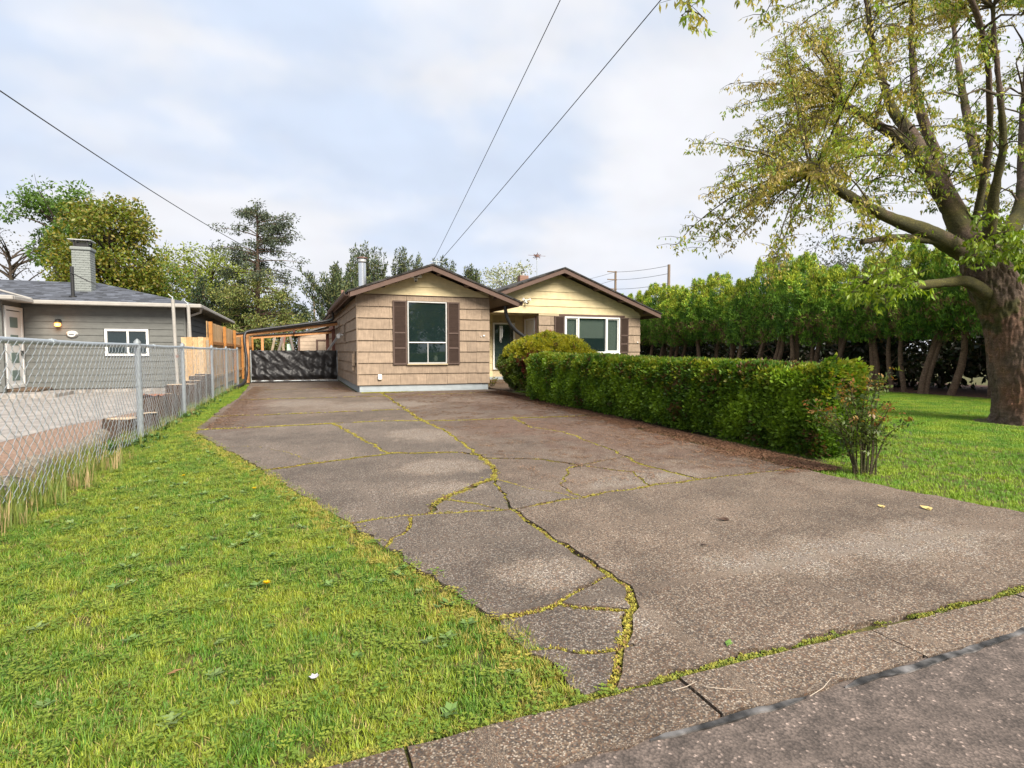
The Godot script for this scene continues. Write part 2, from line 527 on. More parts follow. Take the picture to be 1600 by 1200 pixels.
func wander(pts, amp, step = 0.07):
	var out = PackedVector2Array()
	for q in pts.size() - 1:
		var a = Vector2(pts[q][0], pts[q][1])
		var b = Vector2(pts[q + 1][0], pts[q + 1][1])
		var m = maxi(1, int(a.distance_to(b) / step))
		var nrm = (b - a).orthogonal().normalized()
		for w in m:
			var p = a.lerp(b, float(w) / m)
			out.append(p + nrm * nz.get_noise_2d(p.x * 60.0, p.y * 60.0) * amp)
	var l = pts[pts.size() - 1]
	out.append(Vector2(l[0], l[1]))
	return out

# worn, paler or browner areas of the concrete
func stain(x, z, tint):
	var a = nz.get_noise_2d(x * 14.0, z * 14.0)
	var b = nz.get_noise_2d(x * 45.0 + 50.0, z * 45.0)
	var d = nz.get_noise_2d(x * 160.0, z * 160.0 + 90.0)
	var g = 0.80 + 0.24 * a + 0.20 * b + 0.14 * d
	var col = Color(g, g * 0.975, g * 0.95) * tint
	# scoured pale patches
	for p in [[1.7, -12.2, 1.3, 0.8], [-0.1, -13.2, 1.0, 0.9], [4.0, -12.6, 0.7, 1.1], [2.9, -4.25, 0.8, 0.25], [1.15, -4.55, 0.35, 0.22], [1.25, -2.55, 0.3, 0.22], [1.3, -5.4, 0.5, 0.35], [3.4, -2.2, 0.8, 0.3], [1.3, -2.0, 0.14, 0.2], [1.6, -7.6, 0.5, 0.6], [0.5, -2.0, 0.3, 0.3], [2.5, -2.3, 0.6, 0.25]]:
		var e = Vector2((x - p[0]) / p[2], (z - p[1]) / p[3]).length()
		var f = smoothstep(1.15, 0.55, e + 0.7 * b + 0.4 * d)
		col = col.lerp(Color(1.45, 1.40, 1.34) * (0.92 + 0.3 * d), f * 0.7)
	# needle-stained areas near the hedge and beside the house
	for p in [[3.9, -7.0, 1.1, 2.6], [4.2, -11.5, 1.2, 2.2], [3.6, -14.6, 2.2, 0.9], [-0.9, -12.5, 0.5, 3.5], [1.2, -19.0, 0.7, 2.6], [3.0, -8.0, 0.9, 1.2]]:
		var e = Vector2((x - p[0]) / p[2], (z - p[1]) / p[3]).length()
		var f = smoothstep(1.2, 0.5, e + 0.8 * b + 0.5 * d)
		col = col.lerp(Color(0.78, 0.55, 0.46) * (0.8 + 0.4 * d), f * 0.6)
	return col

func flat_piece(s, poly, y, cell, tint, depth, colored = true):
	var lo = poly[0]
	var hi = poly[0]
	for p in poly:
		lo = lo.min(p); hi = hi.max(p)
	var y0 = floorf(lo.y / cell)
	while y0 * cell < hi.y:
		var c = cell
		var x0 = floorf(lo.x / c)
		while x0 * c < hi.x:
			var q = PackedVector2Array([Vector2(x0 * c, y0 * c), Vector2((x0 + 1) * c, y0 * c), Vector2((x0 + 1) * c, (y0 + 1) * c), Vector2(x0 * c, (y0 + 1) * c)])
			for r in Geometry2D.intersect_polygons(poly, q):
				if r.size() < 3: continue
				var t = Geometry2D.triangulate_polygon(r)
				for w in range(0, t.size(), 3):
					var k = s.v.size()
					for e in 3:
						var p = r[t[w + e]]
						s.v.append(Vector3(p.x, y, p.y)); s.n.append(Vector3.UP)
						s.c.append(stain(p.x, p.y, tint) if colored else tint)
					if (r[t[w + 1]] - r[t[w]]).cross(r[t[w + 2]] - r[t[w]]) > 0:
						s.i.append(k); s.i.append(k + 1); s.i.append(k + 2)
					else:
						s.i.append(k); s.i.append(k + 2); s.i.append(k + 1)
			x0 += 1
		y0 += 1
	for q in poly.size():
		var a = poly[q]
		var b = poly[(q + 1) % poly.size()]
		var ca = Color(0.55, 0.5, 0.46)
		s.quad(Vector3(b.x, y - depth, b.y), Vector3(a.x, y - depth, a.y), Vector3(a.x, y, a.y), Vector3(b.x, y, b.y), ca)

func make_ground():
	var g = MB.new()
	var e = 420.0
	g.quad(Vector3(-e, -0.022, e), Vector3(e, -0.022, e), Vector3(e, -0.022, -e), Vector3(-e, -0.022, -e))
	structure("ground", g.mesh(M.soil))
	# the street and the concrete strip along its edge
	g = MB.new()
	g.box(Vector3(0, -0.06, 4.65), Vector3(160, 0.10, 12.0))
	structure("road", g.mesh(M.asphalt))
	var st = structure("gutter_strip", null)
	var x = -20.0
	while x < 20.0:
		var w = 1.55 + rf(-0.1, 0.1)
		if x > 0 and x < 3: w = 0.95
		var s = MB.new()
		var tint = Color(1, 0.95, 0.9) * rf(0.86, 1.0)
		var poly = PackedVector2Array()
		for q in 12: poly.append(Vector2(x + 0.006 + (w - 0.012) * q / 11.0, -1.560 + rf(-0.008, 0.006)))
		for q in 12: poly.append(Vector2(x + w - 0.006 - (w - 0.012) * q / 11.0, -1.345 + rf(-0.012, 0.012)))
		flat_piece(s, poly, -0.002 + rf(-0.002, 0.002), 0.09, tint, 0.04)
		part(st, "slab", s.mesh(M.concrete))
		x += w
	# tar seal poured along the joint of the street
	var se = structure("tar_seal", null)
	for r in [[-9.0, -2.1], [-1.7, 0.4], [0.95, 1.55], [1.72, 4.6], [4.9, 9.5]]:
		var top = PackedVector2Array()
		var bot = PackedVector2Array()
		var m = int((r[1] - r[0]) / 0.025)
		for q in m + 1:
			var xx = lerpf(r[0], r[1], float(q) / m)
			var hw = 0.013 * (0.6 + 0.9 * absf(nz.get_noise_1d(xx * 60.0)) + rf(0.0, 0.4)) * smoothstep(0, 0.15, minf(xx - r[0], r[1] - xx) + 0.03)
			var zz = -1.325 + 0.02 * nz.get_noise_1d(xx * 25.0 + 200.0)
			top.append(Vector2(xx, zz - hw)); bot.append(Vector2(xx, zz + hw))
		bot.reverse()
		top.append_array(bot)
		var s = MB.new()
		flat_piece(s, top, -0.004, 0.3, Color.WHITE, 0.02, false)
		part(se, "seal_strip", s.mesh(M.seal))
	# the driveway: broken slabs with open joints
	var rough = PackedVector2Array()
	for q in drive_outline.size():
		var a = drive_outline[q]
		var b = drive_outline[(q + 1) % drive_outline.size()]
		var line = wander([[a.x, a.y], [b.x, b.y]], 0.05, 0.06)
		for w in line.size() - 1: rough.append(line[w] + Vector2(rf(-0.008, 0.008), rf(-0.008, 0.008)))
	var pieces = [rough]
	for c in cracks:
		var line = wander(c[0], 0.05)
		crack_lines.append([line, c[1], c[2]])
		var left = PackedVector2Array()
		var right = PackedVector2Array()
		for q in line.size():
			var d = (line[mini(q + 1, line.size() - 1)] - line[maxi(q - 1, 0)]).normalized().orthogonal()
			var w = c[1] * (0.75 + 0.9 * absf(nz.get_noise_2d(line[q].x * 90.0, line[q].y * 90.0 + 7.0)) + rf(0.0, 0.35))
			left.append(line[q] + d * w); right.append(line[q] - d * w)
		right.reverse()
		left.append_array(right)
		var nxt = []
		for p in pieces:
			for r in Geometry2D.clip_polygons(p, left):
				if r.size() >= 3 and not Geometry2D.is_polygon_clockwise(r) == Geometry2D.is_polygon_clockwise(p) and false: continue
				nxt.append(r)
		pieces = nxt
	var dr = structure("driveway", null)
	for p in pieces:
		var ar = 0.0
		for q in p.size(): ar += p[q].cross(p[(q + 1) % p.size()])
		if absf(ar) < 0.004: continue
		slabs.append(p)
		var ctr = Vector2.ZERO
		for q in p: ctr += q / p.size()
		var tint = Color(0.80, 0.80, 0.81)
		if ctr.y > -4.0 and ctr.x > 1.6: tint = Color(0.98, 0.93, 0.88)
		elif ctr.x > 1.9 and ctr.y < -4.0: tint = Color(0.86, 0.80, 0.76)
		elif ctr.y < -9.2: tint = Color(0.88, 0.84, 0.80)
		tint = tint * rf(0.90, 1.06)
		var s = MB.new()
		flat_piece(s, p, rf(-0.006, 0.006), 0.07 if ctr.y > -9.0 else 0.14, tint, 0.05)
		part(dr, "slab", s.mesh(M.concrete))
	# walk to the porch, neighbour's drive, bare earth strip, bed under the tall trees
	var wk = structure("porch_walk", null)
	for r in [[5.62, 6.9, -16.9, -15.3], [5.62, 8.1, -18.55, -16.92]]:
		var s = MB.new()
		s.cbox(Vector3((r[0] + r[1]) / 2, 0.0, (r[2] + r[3]) / 2), Vector3(r[1] - r[0], 0.08, r[3] - r[2]), 0.01)
		part(wk, "slab", s.mesh(M.walk))
	var nd = MB.new()
	flat_piece(nd, PackedVector2Array([Vector2(-16, 0.0), Vector2(-3.9, -1.6), Vector2(-3.75, -6.0), Vector2(-3.5, -8.9), Vector2(-3.4, -10.2), Vector2(-3.1, -11.4), Vector2(-2.75, -12.9), Vector2(-2.5, -14.5), Vector2(-2.4, -17.4), Vector2(-3.0, -19.0), Vector2(-16, -19.0)]), -0.009, 2.0, Color.WHITE, 0.02, false)
	structure("neighbour_driveway", nd.mesh(M.neighbour_concrete))
	nd = MB.new()
	flat_piece(nd, PackedVector2Array([Vector2(-5, -1.6), Vector2(-2.1, -1.6), Vector2(-2.15, -17.4), Vector2(-2.6, -17.4), Vector2(-5, -12)]), -0.0155, 2.0, Color.WHITE, 0.02, false)
	structure("bare_earth", nd.mesh(M.earth))
	nd = MB.new()
	var bed = PackedVector2Array()
	for q in 60: bed.append(Vector2(15.55 + 0.25 * nz.get_noise_1d(q * 9.0), 4.0 - q * 0.65))
	bed.append(Vector2(22, -34.4)); bed.append(Vector2(22, 4))
	flat_piece(nd, bed, -0.008, 4.0, Color.WHITE, 0.03, false)
	structure("mulch_bed", nd.mesh(M.mulch))

func on_drive(p): return Geometry2D.is_point_in_polygon(p, drive_outline)

func blade_tuft(blades, hgt, wid, spread, seed_, lean = 0.6):
	rng.seed = seed_
	var s = MB.new()
	for q in blades:
		var an = rf(0, TAU)
		var d = Vector3(cos(an), 0, sin(an))
		var side = Vector3(-d.z, 0, d.x)
		var p = Vector3(rf(-spread, spread), -0.006, rf(-spread, spread))
		var h = hgt * rf(0.55, 1.0)
		var w = wid * rf(0.7, 1.2)
		var out = h * lean * rf(0.2, 1.0)
		var m = p + Vector3.UP * h * 0.6 + d * out * 0.4
		var t = p + Vector3.UP * h + d * out
		var sh = rf(0.8, 1.15)
		var c1 = Color(sh, sh, sh * 0.9)
		s.quad(p - side * w * 0.5, p + side * w * 0.5, m + side * w * 0.4, m - side * w * 0.4, c1)
		s.tri(m - side * w * 0.4, m + side * w * 0.4, t, c1)
	return s.mesh(M.grass)
func clover(seed_):
	rng.seed = seed_
	var s = MB.new()
	for q in 7:
		var p = Vector3(rf(-0.025, 0.025), rf(0.008, 0.026), rf(-0.025, 0.025))
		var a0 = rf(0, TAU)
		var sh = rf(0.8, 1.15)
		for w in 3:
			var an = a0 + TAU * w / 3.0
			var d = Vector3(cos(an), rf(-0.1, 0.35), sin(an)).normalized()
			s.leaf(p, d, d.cross(Vector3.UP).normalized(), 0.010, 0.009, Color(sh, sh, sh))
	return s.mesh(M.grass)

func lawn_color(x, z):
	var a = nz.get_noise_2d(x * 35.0, z * 35.0)
	var b = nz.get_noise_2d(x * 110.0 + 30.0, z * 110.0)
	var t = clampf(0.42 + 0.6 * a + 0.5 * b + rf(-0.45, 0.45), 0, 1)
	var col = Color(0.085, 0.20, 0.014).lerp(Color(0.30, 0.345, 0.03), t)
	return col * rf(0.65, 1.3)

func make_grass():
	var tufts = [blade_tuft(10, 0.034, 0.0042, 0.024, 1, 1.0), blade_tuft(10, 0.028, 0.0036, 0.026, 2, 1.5), blade_tuft(7, 0.045, 0.004, 0.022, 3, 1.1)]
	var coarse = blade_tuft(14, 0.036, 0.006, 0.05, 4, 1.2)
	var clo = clover(5)
	var dry = blade_tuft(5, 0.03, 0.004, 0.03, 6, 2.2)
	rng.seed = 77
	var xf = [[], [], [], [], [], []]
	var cl = [[], [], [], [], [], []]
	var put = func(k, x, z, sc, col, y = -0.018):
		var b = Basis(Vector3.UP, rf(0, TAU)).scaled(Vector3.ONE * sc)
		xf[k].append(Transform3D(b, Vector3(x, y, z))); cl[k].append(col)
	# lawn beside the chain-link fence
	for q in 130000:
		var z = -0.9 - 9.6 * pow(rng.randf(), 1.35)
		var x = rf(-2.05, 0.95)
		if z > -1.57 or z < -9.4 and x > -1.3: continue
		var edge = nz.get_noise_2d(x * 120.0, z * 120.0) * 0.05
		if on_drive(Vector2(x - 0.035 + edge, z)): continue
		if x < -1.62 and rng.randf() < 0.55: continue
		if nz.get_noise_2d(x * 75.0 + 700.0, z * 75.0) < -0.34 and rng.randf() < 0.8: continue
		var y = -0.02
		var k = rng.randi() % 3
		var col = lawn_color(x, z)
		var r = rng.randf()
		var pn = nz.get_noise_2d(x * 60.0 + 300.0, z * 60.0)
		if r < 0.04 + 0.12 * pn: k = 4
		elif r > 0.84: k = 5
		if k == 4: col = Color(0.10, 0.20, 0.018).lerp(Color(0.25, 0.31, 0.03), rng.randf())
		if k == 5: col = Color(0.46, 0.38, 0.13) * rf(0.6, 1.1)
		# worn yellow fringe beside the concrete
		if on_drive(Vector2(x + 0.16 + edge * 3.0, z)) and rng.randf() < 0.5: col = Color(0.42, 0.36, 0.07) * rf(0.7, 1.1)
		put.call(k, x, z, rf(0.7, 1.15), col, y + (0.012 if k == 4 else 0.0))
	# narrow strip further back along the fence
	for q in 9000:
		var z = rf(-21.5, -9.2)
		var x = rf(-2.0, -1.25)
		if on_drive(Vector2(x + 0.03, z)): continue
		put.call(3 if rng.randf() < 0.6 else 2, x, z, rf(0.6, 1.2), lawn_color(x, z) * 1.05)
	# front lawn under the maple
	for q in 120000:
		var z = -1.6 - 17.0 * pow(rng.randf(), 1.25)
		var x = rf(4.4, 15.9)
		if z < -6 and x < 6.0: continue
		if on_drive(Vector2(x - 0.03, z)) or (z < -4.2 and x < 5.2): continue
		if Vector2(x - 11.05, z + 5.45).length() < 0.72: continue
		var far = z < -7 or x > 8
		var k = 3 if far else rng.randi() % 3
		var col = Color(0.12, 0.28, 0.014).lerp(Color(0.29, 0.41, 0.025), clampf(0.45 + nz.get_noise_2d(x * 30.0, z * 30.0) + rf(-0.3, 0.3), 0, 1)) * rf(0.85, 1.12)
		if rng.randf() < 0.03: col = Color(0.40, 0.34, 0.10); 
		put.call(k, x, z, rf(0.75, 1.15), col)
	# verge between lawn and street on the neighbour's side
	var names = ["lawn_grass", "lawn_grass_fine", "lawn_grass_tall", "lawn_grass_coarse", "clover", "dry_grass"]
	var labs = ["bright green mown lawn grass blades", "fine yellow-green mown lawn grass", "longer tufts of mown lawn grass", "green lawn grass in the shade of the tree", "clover patches growing in the lawn", "dry straw-coloured clippings lying in the lawn"]
	var meshes = [tufts[0], tufts[1], tufts[2], coarse, clo, dry]
	for k in 6:
		var o = scatter(self, names[k], meshes[k], xf[k], cl[k])
		o.set_meta("label", labs[k]); o.set_meta("category", "grass" if k != 4 else "clover")
	# rough tall grass and weeds under the chain-link fence
	var tall = blade_tuft(10, 0.26, 0.006, 0.05, 9, 0.45)
	var broad = MB.new()
	rng.seed = 12
	for q in 10:
		var an = rf(0, TAU)
		var d = Vector3(cos(an), rf(0.4, 1.4), sin(an)).normalized()
		broad.leaf(Vector3(0, rf(0, 0.06), 0), d, d.cross(Vector3.UP).normalized(), rf(0.06, 0.12), rf(0.03, 0.05), Color.WHITE * rf(0.8, 1.2))
	var weeds = broad.mesh(M.grass)
	var ta = [[], []]
	var tc = [[], []]
	for q in 3400:
		var z = -1.7 - 18.0 * rng.randf()
		var x = -1.93 + rng.randfn(0, 0.12)
		var pn = nz.get_noise_2d(x * 20.0, z * 30.0)
		if pn < -0.15 and z < -6.5: continue
		var k = 0 if (z > -7.5 or rng.randf() < 0.5) else 1
		var sc = rf(0.5, 1.15) * (1.0 if z > -8.0 else 0.75)
		var col = Color(0.12, 0.20, 0.035).lerp(Color(0.26, 0.28, 0.06), rng.randf())
		if rng.randf() < 0.25: col = Color(0.40, 0.30, 0.15)
		if k == 1: col = Color(0.10, 0.20, 0.05) * rf(0.8, 1.3)
		ta[k].append(Transform3D(Basis(Vector3.UP, rf(0, TAU)).scaled(Vector3.ONE * sc), Vector3(x, -0.03, z))); tc[k].append(col)
	for q in 420: # flat rosettes in the mown lawn
		var z = -1.6 - 7.0 * rng.randf()
		var x = rf(-1.7, 0.8)
		if on_drive(Vector2(x + 0.05, z)) or nz.get_noise_2d(x * 50.0 + 900.0, z * 50.0) < 0.0: continue
		var s = rf(0.3, 0.62)
		ta[1].append(Transform3D(Basis(Vector3.UP, rf(0, TAU)).scaled(Vector3(s, s * 0.5, s)), Vector3(x, -0.012, z))); tc[1].append(Color(0.13, 0.24, 0.05).lerp(Color(0.22, 0.30, 0.10), rng.randf()))
	var o = scatter(self, "tall_grass", tall, ta[0], tc[0])
	o.set_meta("label", "rough tall grass growing up through the chain-link fence"); o.set_meta("category", "grass")
	o = scatter(self, "weeds", weeds, ta[1], tc[1])
	o.set_meta("label", "broad-leaved weeds along the foot of the fence and in the lawn"); o.set_meta("category", "weeds")
	# moss in the joints
	var ms = MB.new()
	rng.seed = 15
	for q in 14:
		var an = rf(0, TAU)
		var d = Vector3(cos(an), rf(0.2, 1.2), sin(an)).normalized()
		var sh = rf(0.7, 1.25)
		ms.leaf(Vector3(rf(-0.007, 0.007), 0, rf(-0.007, 0.007)), d, d.cross(Vector3.UP).normalized(), rf(0.008, 0.015), rf(0.005, 0.008), Color(sh, sh, sh))
	var moss = ms.mesh(M.moss)
	var mx = []
	var mc = []
	rng.seed = 16
	for c in crack_lines:
		for q in c[0].size() - 1:
			var a = c[0][q]
			var b = c[0][q + 1]
			var near = a.y > -10.0
			for w in int(a.distance_to(b) / (0.0024 if near else 0.008)):
				var p = a.lerp(b, rng.randf())
				var pn = nz.get_noise_2d(p.x * 40.0 + 500.0, p.y * 40.0)
				if rng.randf() > c[2] * (0.95 + 1.8 * pn): continue
				p += (b - a).orthogonal().normalized() * rng.randfn(0, c[1] * 0.9)
				if not on_drive(p): continue
				var col = Color(0.48, 0.39, 0.06).lerp(Color(0.34, 0.34, 0.05), rng.randf()) * rf(0.7, 1.15)
				if rng.randf() < 0.2: col = Color(0.26, 0.16, 0.07)
				mx.append(Transform3D(Basis(Vector3.UP, rf(0, TAU)).scaled(Vector3.ONE * rf(0.55, 1.15) * clampf(1.0 + (-p.y - 4.0) / 5.0, 1.0, 2.4)), Vector3(p.x, -0.008, p.y))); mc.append(col)
	# the joint along the street, and patches in front of the house
	for q in 5200:
		var x = rf(-3.0, 6.5)
		var pn = nz.get_noise_1d(x * 45.0 + 70.0)
		if rng.randf() > 0.62 + 1.5 * pn + (0.4 if x < 1.7 else 0.0): continue
		var z = -1.578 + rng.randfn(0, 0.012)
		mx.append(Transform3D(Basis(Vector3.UP, rf(0, TAU)).scaled(Vector3.ONE * rf(0.5, 1.15)), Vector3(x, -0.008, z)))
		mc.append(Color(0.36, 0.32, 0.05).lerp(Color(0.17, 0.25, 0.03), rng.randf()) * rf(0.7, 1.1))
	for q in 1500:
		var x = 1.7 + 1.3 * absf(rng.randfn(0, 0.4))
		mx.append(Transform3D(Basis(Vector3.UP, rf(0, TAU)).scaled(Vector3.ONE * rf(1, 2)), Vector3(x, 0.0, -16.1 + 0.35 * rng.randf())))
		mc.append(Color(0.42, 0.38, 0.06) * rf(0.6, 1.1))
	o = scatter(self, "moss", moss, mx, mc)
	o.set_meta("label", "yellow-green moss filling the joints of the cracked driveway"); o.set_meta("category", "moss")
	# needles and dead leaves swept against the hedge
	var lt = MB.new()
	rng.seed = 18
	for q in 9:
		var an = rf(0, TAU)
		var d = Vector3(cos(an), rf(-0.05, 0.3), sin(an)).normalized()
		var sh = rf(0.6, 1.3)
		lt.leaf(Vector3(rf(-0.04, 0.04), rf(0.001, 0.008), rf(-0.04, 0.04)), d, d.cross(Vector3.UP).normalized(), rf(0.012, 0.035), rf(0.005, 0.012), Color(sh, sh, sh))
	var lit = lt.mesh(M.litter)
	mx = []; mc = []
	rng.seed = 19
	for q in 15000:
		var z = -3.9 - 11.5 * pow(rng.randf(), 1.1)
		var off = absf(rng.randfn(0, 0.42))
		var x = 4.5 + 0.06 * (-z - 4.0) + 0.42 - off
		if off > 0.35 + 0.5 * nz.get_noise_2d(x * 30.0, z * 30.0) and rng.randf() < 0.75: continue
		mx.append(Transform3D(Basis(Vector3.UP, rf(0, TAU)).scaled(Vector3.ONE * rf(0.7, 1.5)), Vector3(x, 0.004, z)))
		mc.append(Color(0.20, 0.085, 0.045).lerp(Color(0.30, 0.17, 0.09), rng.randf()) * rf(0.6, 1.2))
	for q in 9000: # thin drift over the open concrete and beside the wing
		var x
		var z
		if q % 9 == 0:
			x = 1.55 - absf(rng.randfn(0, 0.3)); z = rf(-22.0, -16.5)
		elif q % 9 < 7:
			x = rf(2.0, 5.0); z = rf(-15.8, -4.2)
			if nz.get_noise_2d(x * 22.0 + 90.0, z * 22.0) < 0.0: continue
		else:
			x = -1.25 + absf(rng.randfn(0, 0.25)); z = rf(-20.0, -9.3)
		mx.append(Transform3D(Basis(Vector3.UP, rf(0, TAU)).scaled(Vector3.ONE * rf(0.5, 1.2)), Vector3(x, 0.004, z)))
		mc.append(Color(0.22, 0.11, 0.06).lerp(Color(0.32, 0.20, 0.11), rng.randf()) * rf(0.6, 1.2))
	o = scatter(self, "leaf_litter", lit, mx, mc)
	o.set_meta("label", "reddish-brown needles and dead leaves along the driveway edge"); o.set_meta("category", "litter")

# ---------------------------------------------------------------- tan house
# one course piece: a wedge, thicker at its lower edge. Built facing +z with its back on z = 0.
func wedge(w, h, t0, t1, m):
	var s = MB.new()
	var a = -w / 2
	var b = w / 2
	var e = 0.004
	s.quad(Vector3(a, 0, t0), Vector3(b, 0, t0), Vector3(b, h, t1), Vector3(a, h, t1))
	s.quad(Vector3(a, e, 0), Vector3(b, e, 0), Vector3(b, 0, t0), Vector3(a, 0, t0))
	s.quad(Vector3(a, h, t1), Vector3(b, h, t1), Vector3(b, h, 0), Vector3(a, h, 0))
	s.quad(Vector3(b, 0, t0), Vector3(b, e, 0), Vector3(b, h, 0), Vector3(b, h, t1))
	s.quad(Vector3(a, e, 0), Vector3(a, 0, t0), Vector3(a, h, t1), Vector3(a, h, 0))
	s.quad(Vector3(b, e, 0), Vector3(a, e, 0), Vector3(a, h, 0), Vector3(b, h, 0))
	return s.mesh(m)
# courses of combed shakes on a wall. org = where u = 0, dir = along u, faces out along nrm; holes = [u0, u1, y0, y1]
func shakes(parent, org, dir, u0, u1, y0, y1, course, holes, seed_):
	rng.seed = seed_
	var nrm = dir.cross(Vector3.UP)
	var bs = Basis(dir, Vector3.UP, nrm)
	var y = y0
	while y < y1 - 0.02:
		var h = minf(course, y1 - y)
		var spans = [[u0, u1]]
		for ho in holes:
			if minf(ho[3], y + h) - maxf(ho[2], y) < 0.07: continue
			var nxt = []
			for sp in spans:
				if ho[1] <= sp[0] or ho[0] >= sp[1]: nxt.append(sp)
				else:
					if ho[0] - sp[0] > 0.02: nxt.append([sp[0], ho[0]])
					if sp[1] - ho[1] > 0.02: nxt.append([ho[1], sp[1]])
			spans = nxt
		for sp in spans:
			var u = sp[0]
			while u < sp[1] - 0.01:
				var w = [0.31, 0.46, 0.62, 0.92, 1.2][rng.randi() % 5]
				if sp[1] - u - w < 0.18: w = sp[1] - u
				var wob = rf(-0.006, 0.006)
				part(parent, "shingle", wedge(w - 0.005, h + 0.004, 0.046 + rf(-0.003, 0.005), 0.012, M["shake_%d" % (rng.randi() % 4)]), org + dir * (u + w / 2) + Vector3.UP * (y + wob) + nrm * 0.001, bs)
				u += w
		y += course
# lap boards between two sloping edges: lo(y) and hi(y) give the x span
func lap_boards(parent, called, m, z, y0, y1, pitch, lo, hi, t = 0.026):
	var y = y0
	while y < y1 - 0.01:
		var h = minf(pitch, y1 - y)
		var a0 = lo.call(y)
		var b0 = hi.call(y)
		var a1 = lo.call(y + h)
		var b1 = hi.call(y + h)
		if b0 - a0 > 0.05:
			if b1 <= a1:
				var mid = (a1 + b1) / 2
				a1 = mid - 0.005; b1 = mid + 0.005
			var s = MB.new()
			var f0 = z + t
			var f1 = z + t * 0.4
			var hh = h + 0.008
			s.quad(Vector3(a0, y, f0), Vector3(b0, y, f0), Vector3(b1, y + hh, f1), Vector3(a1, y + hh, f1))
			s.quad(Vector3(a0, y, z), Vector3(b0, y, z), Vector3(b0, y, f0), Vector3(a0, y, f0))
			s.quad(Vector3(b0, y, f0), Vector3(b0, y, z), Vector3(b1, y + hh, z), Vector3(b1, y + hh, f1))
			s.quad(Vector3(a0, y, z), Vector3(a0, y, f0), Vector3(a1, y + hh, f1), Vector3(a1, y + hh, z))
			s.quad(Vector3(b0, y, z), Vector3(a0, y, z), Vector3(a1, y + hh, z), Vector3(b1, y + hh, z))
			part(parent, called, s.mesh(M[m]))
		y += pitch
# a sloping roof sheet from a ridge line to an eave line (both along z), t thick
func roof_plane(parent, called, m, xr, yr, xe, ye, z0, z1, t):
	var s = MB.new()
	s.extrude(PackedVector2Array([Vector2(xr, yr), Vector2(xe, ye), Vector2(xe, ye - t), Vector2(xr, yr - t)]), z0, z1)
	return part(parent, called, s.mesh(M[m]))
func poly_part(parent, called, m, pts, z0, z1):
	var s = MB.new()
	var p = PackedVector2Array()
	for q in pts: p.append(Vector2(q[0], q[1]))
	s.extrude(p, z0, z1)
	return part(parent, called, s.mesh(M[m]))
# frame of four bars round an opening in a wall facing +z, in local axes
func frame_mesh(w, h, bar, depth, m):
	var s = MB.new()
	s.cbox(Vector3(0, h / 2 - bar / 2, 0), Vector3(w, bar, depth), 0.004)
	s.cbox(Vector3(0, -h / 2 + bar / 2, 0), Vector3(w, bar, depth), 0.004)
	s.cbox(Vector3(-w / 2 + bar / 2, 0, 0), Vector3(bar, h - 2 * bar, depth), 0.004)
	s.cbox(Vector3(w / 2 - bar / 2, 0, 0), Vector3(bar, h - 2 * bar, depth), 0.004)
	return s.mesh(M[m])
func pane(parent, w, h, at, bs = Basis()):
	return part(parent, "pane", bx(Vector3(w, h, 0.006), "glass", 0.001), at, bs)
func shutter(house, x0, x1, y0, y1, z, label):
	var w = x1 - x0
	var h = y1 - y0
	var f = part(house, "shutter", frame_mesh(w, h, 0.045, 0.04, "shutter"), Vector3((x0 + x1) / 2, (y0 + y1) / 2, z), Basis(), label)
	part(f, "rail", bx(Vector3(w - 0.09, 0.05, 0.036), "shutter"), Vector3(0, 0.0, 0))
	part(f, "rail", bx(Vector3(w - 0.09, 0.05, 0.036), "shutter"), Vector3(0, -h * 0.24, 0))
	var s = MB.new()
	var y = -h / 2 + 0.06
	while y < h / 2 - 0.05:
		s.box(Vector3(0, y, 0), Vector3(w - 0.092, 0.034, 0.008), Color.WHITE, Basis(Vector3.RIGHT, 0.6))
		y += 0.036
	var lv = part(f, "louvers", s.mesh(M.shutter))
	lv.set_meta("kind", "stuff")
	part(f, "backing", bx(Vector3(w - 0.09, h - 0.09, 0.006), "shutter", 0.001), Vector3(0, 0, -0.014))

func security_light(house, at, turn, called = "security_camera"):
	var o = part(house, called, bx(Vector3(0.11, 0.11, 0.04), "white", 0.01), at, Basis(Vector3.UP, turn))
	var s = MB.new()
	s.tube([Vector3(0, -0.01, 0.02), Vector3(0.0, -0.06, 0.09), Vector3(0.0, -0.09, 0.14)], [0.022, 0.03, 0.035], 10)
	part(o, "camera_head", s.mesh(M.white))
	s = MB.new()
	s.tube([Vector3(0, -0.09, 0.14), Vector3(0, -0.095, 0.148)], [0.028, 0.028], 10)
	part(o, "lens", s.mesh(M.black_metal))
	for k in [-1, 1]:
		s = MB.new()
		s.tube([Vector3(0.02 * k, 0.02, 0.03), Vector3(0.09 * k, 0.045, 0.08), Vector3(0.14 * k, 0.05, 0.13)], [0.015, 0.03, 0.05], 10)
		part(o, "lamp_head", s.mesh(M.white))

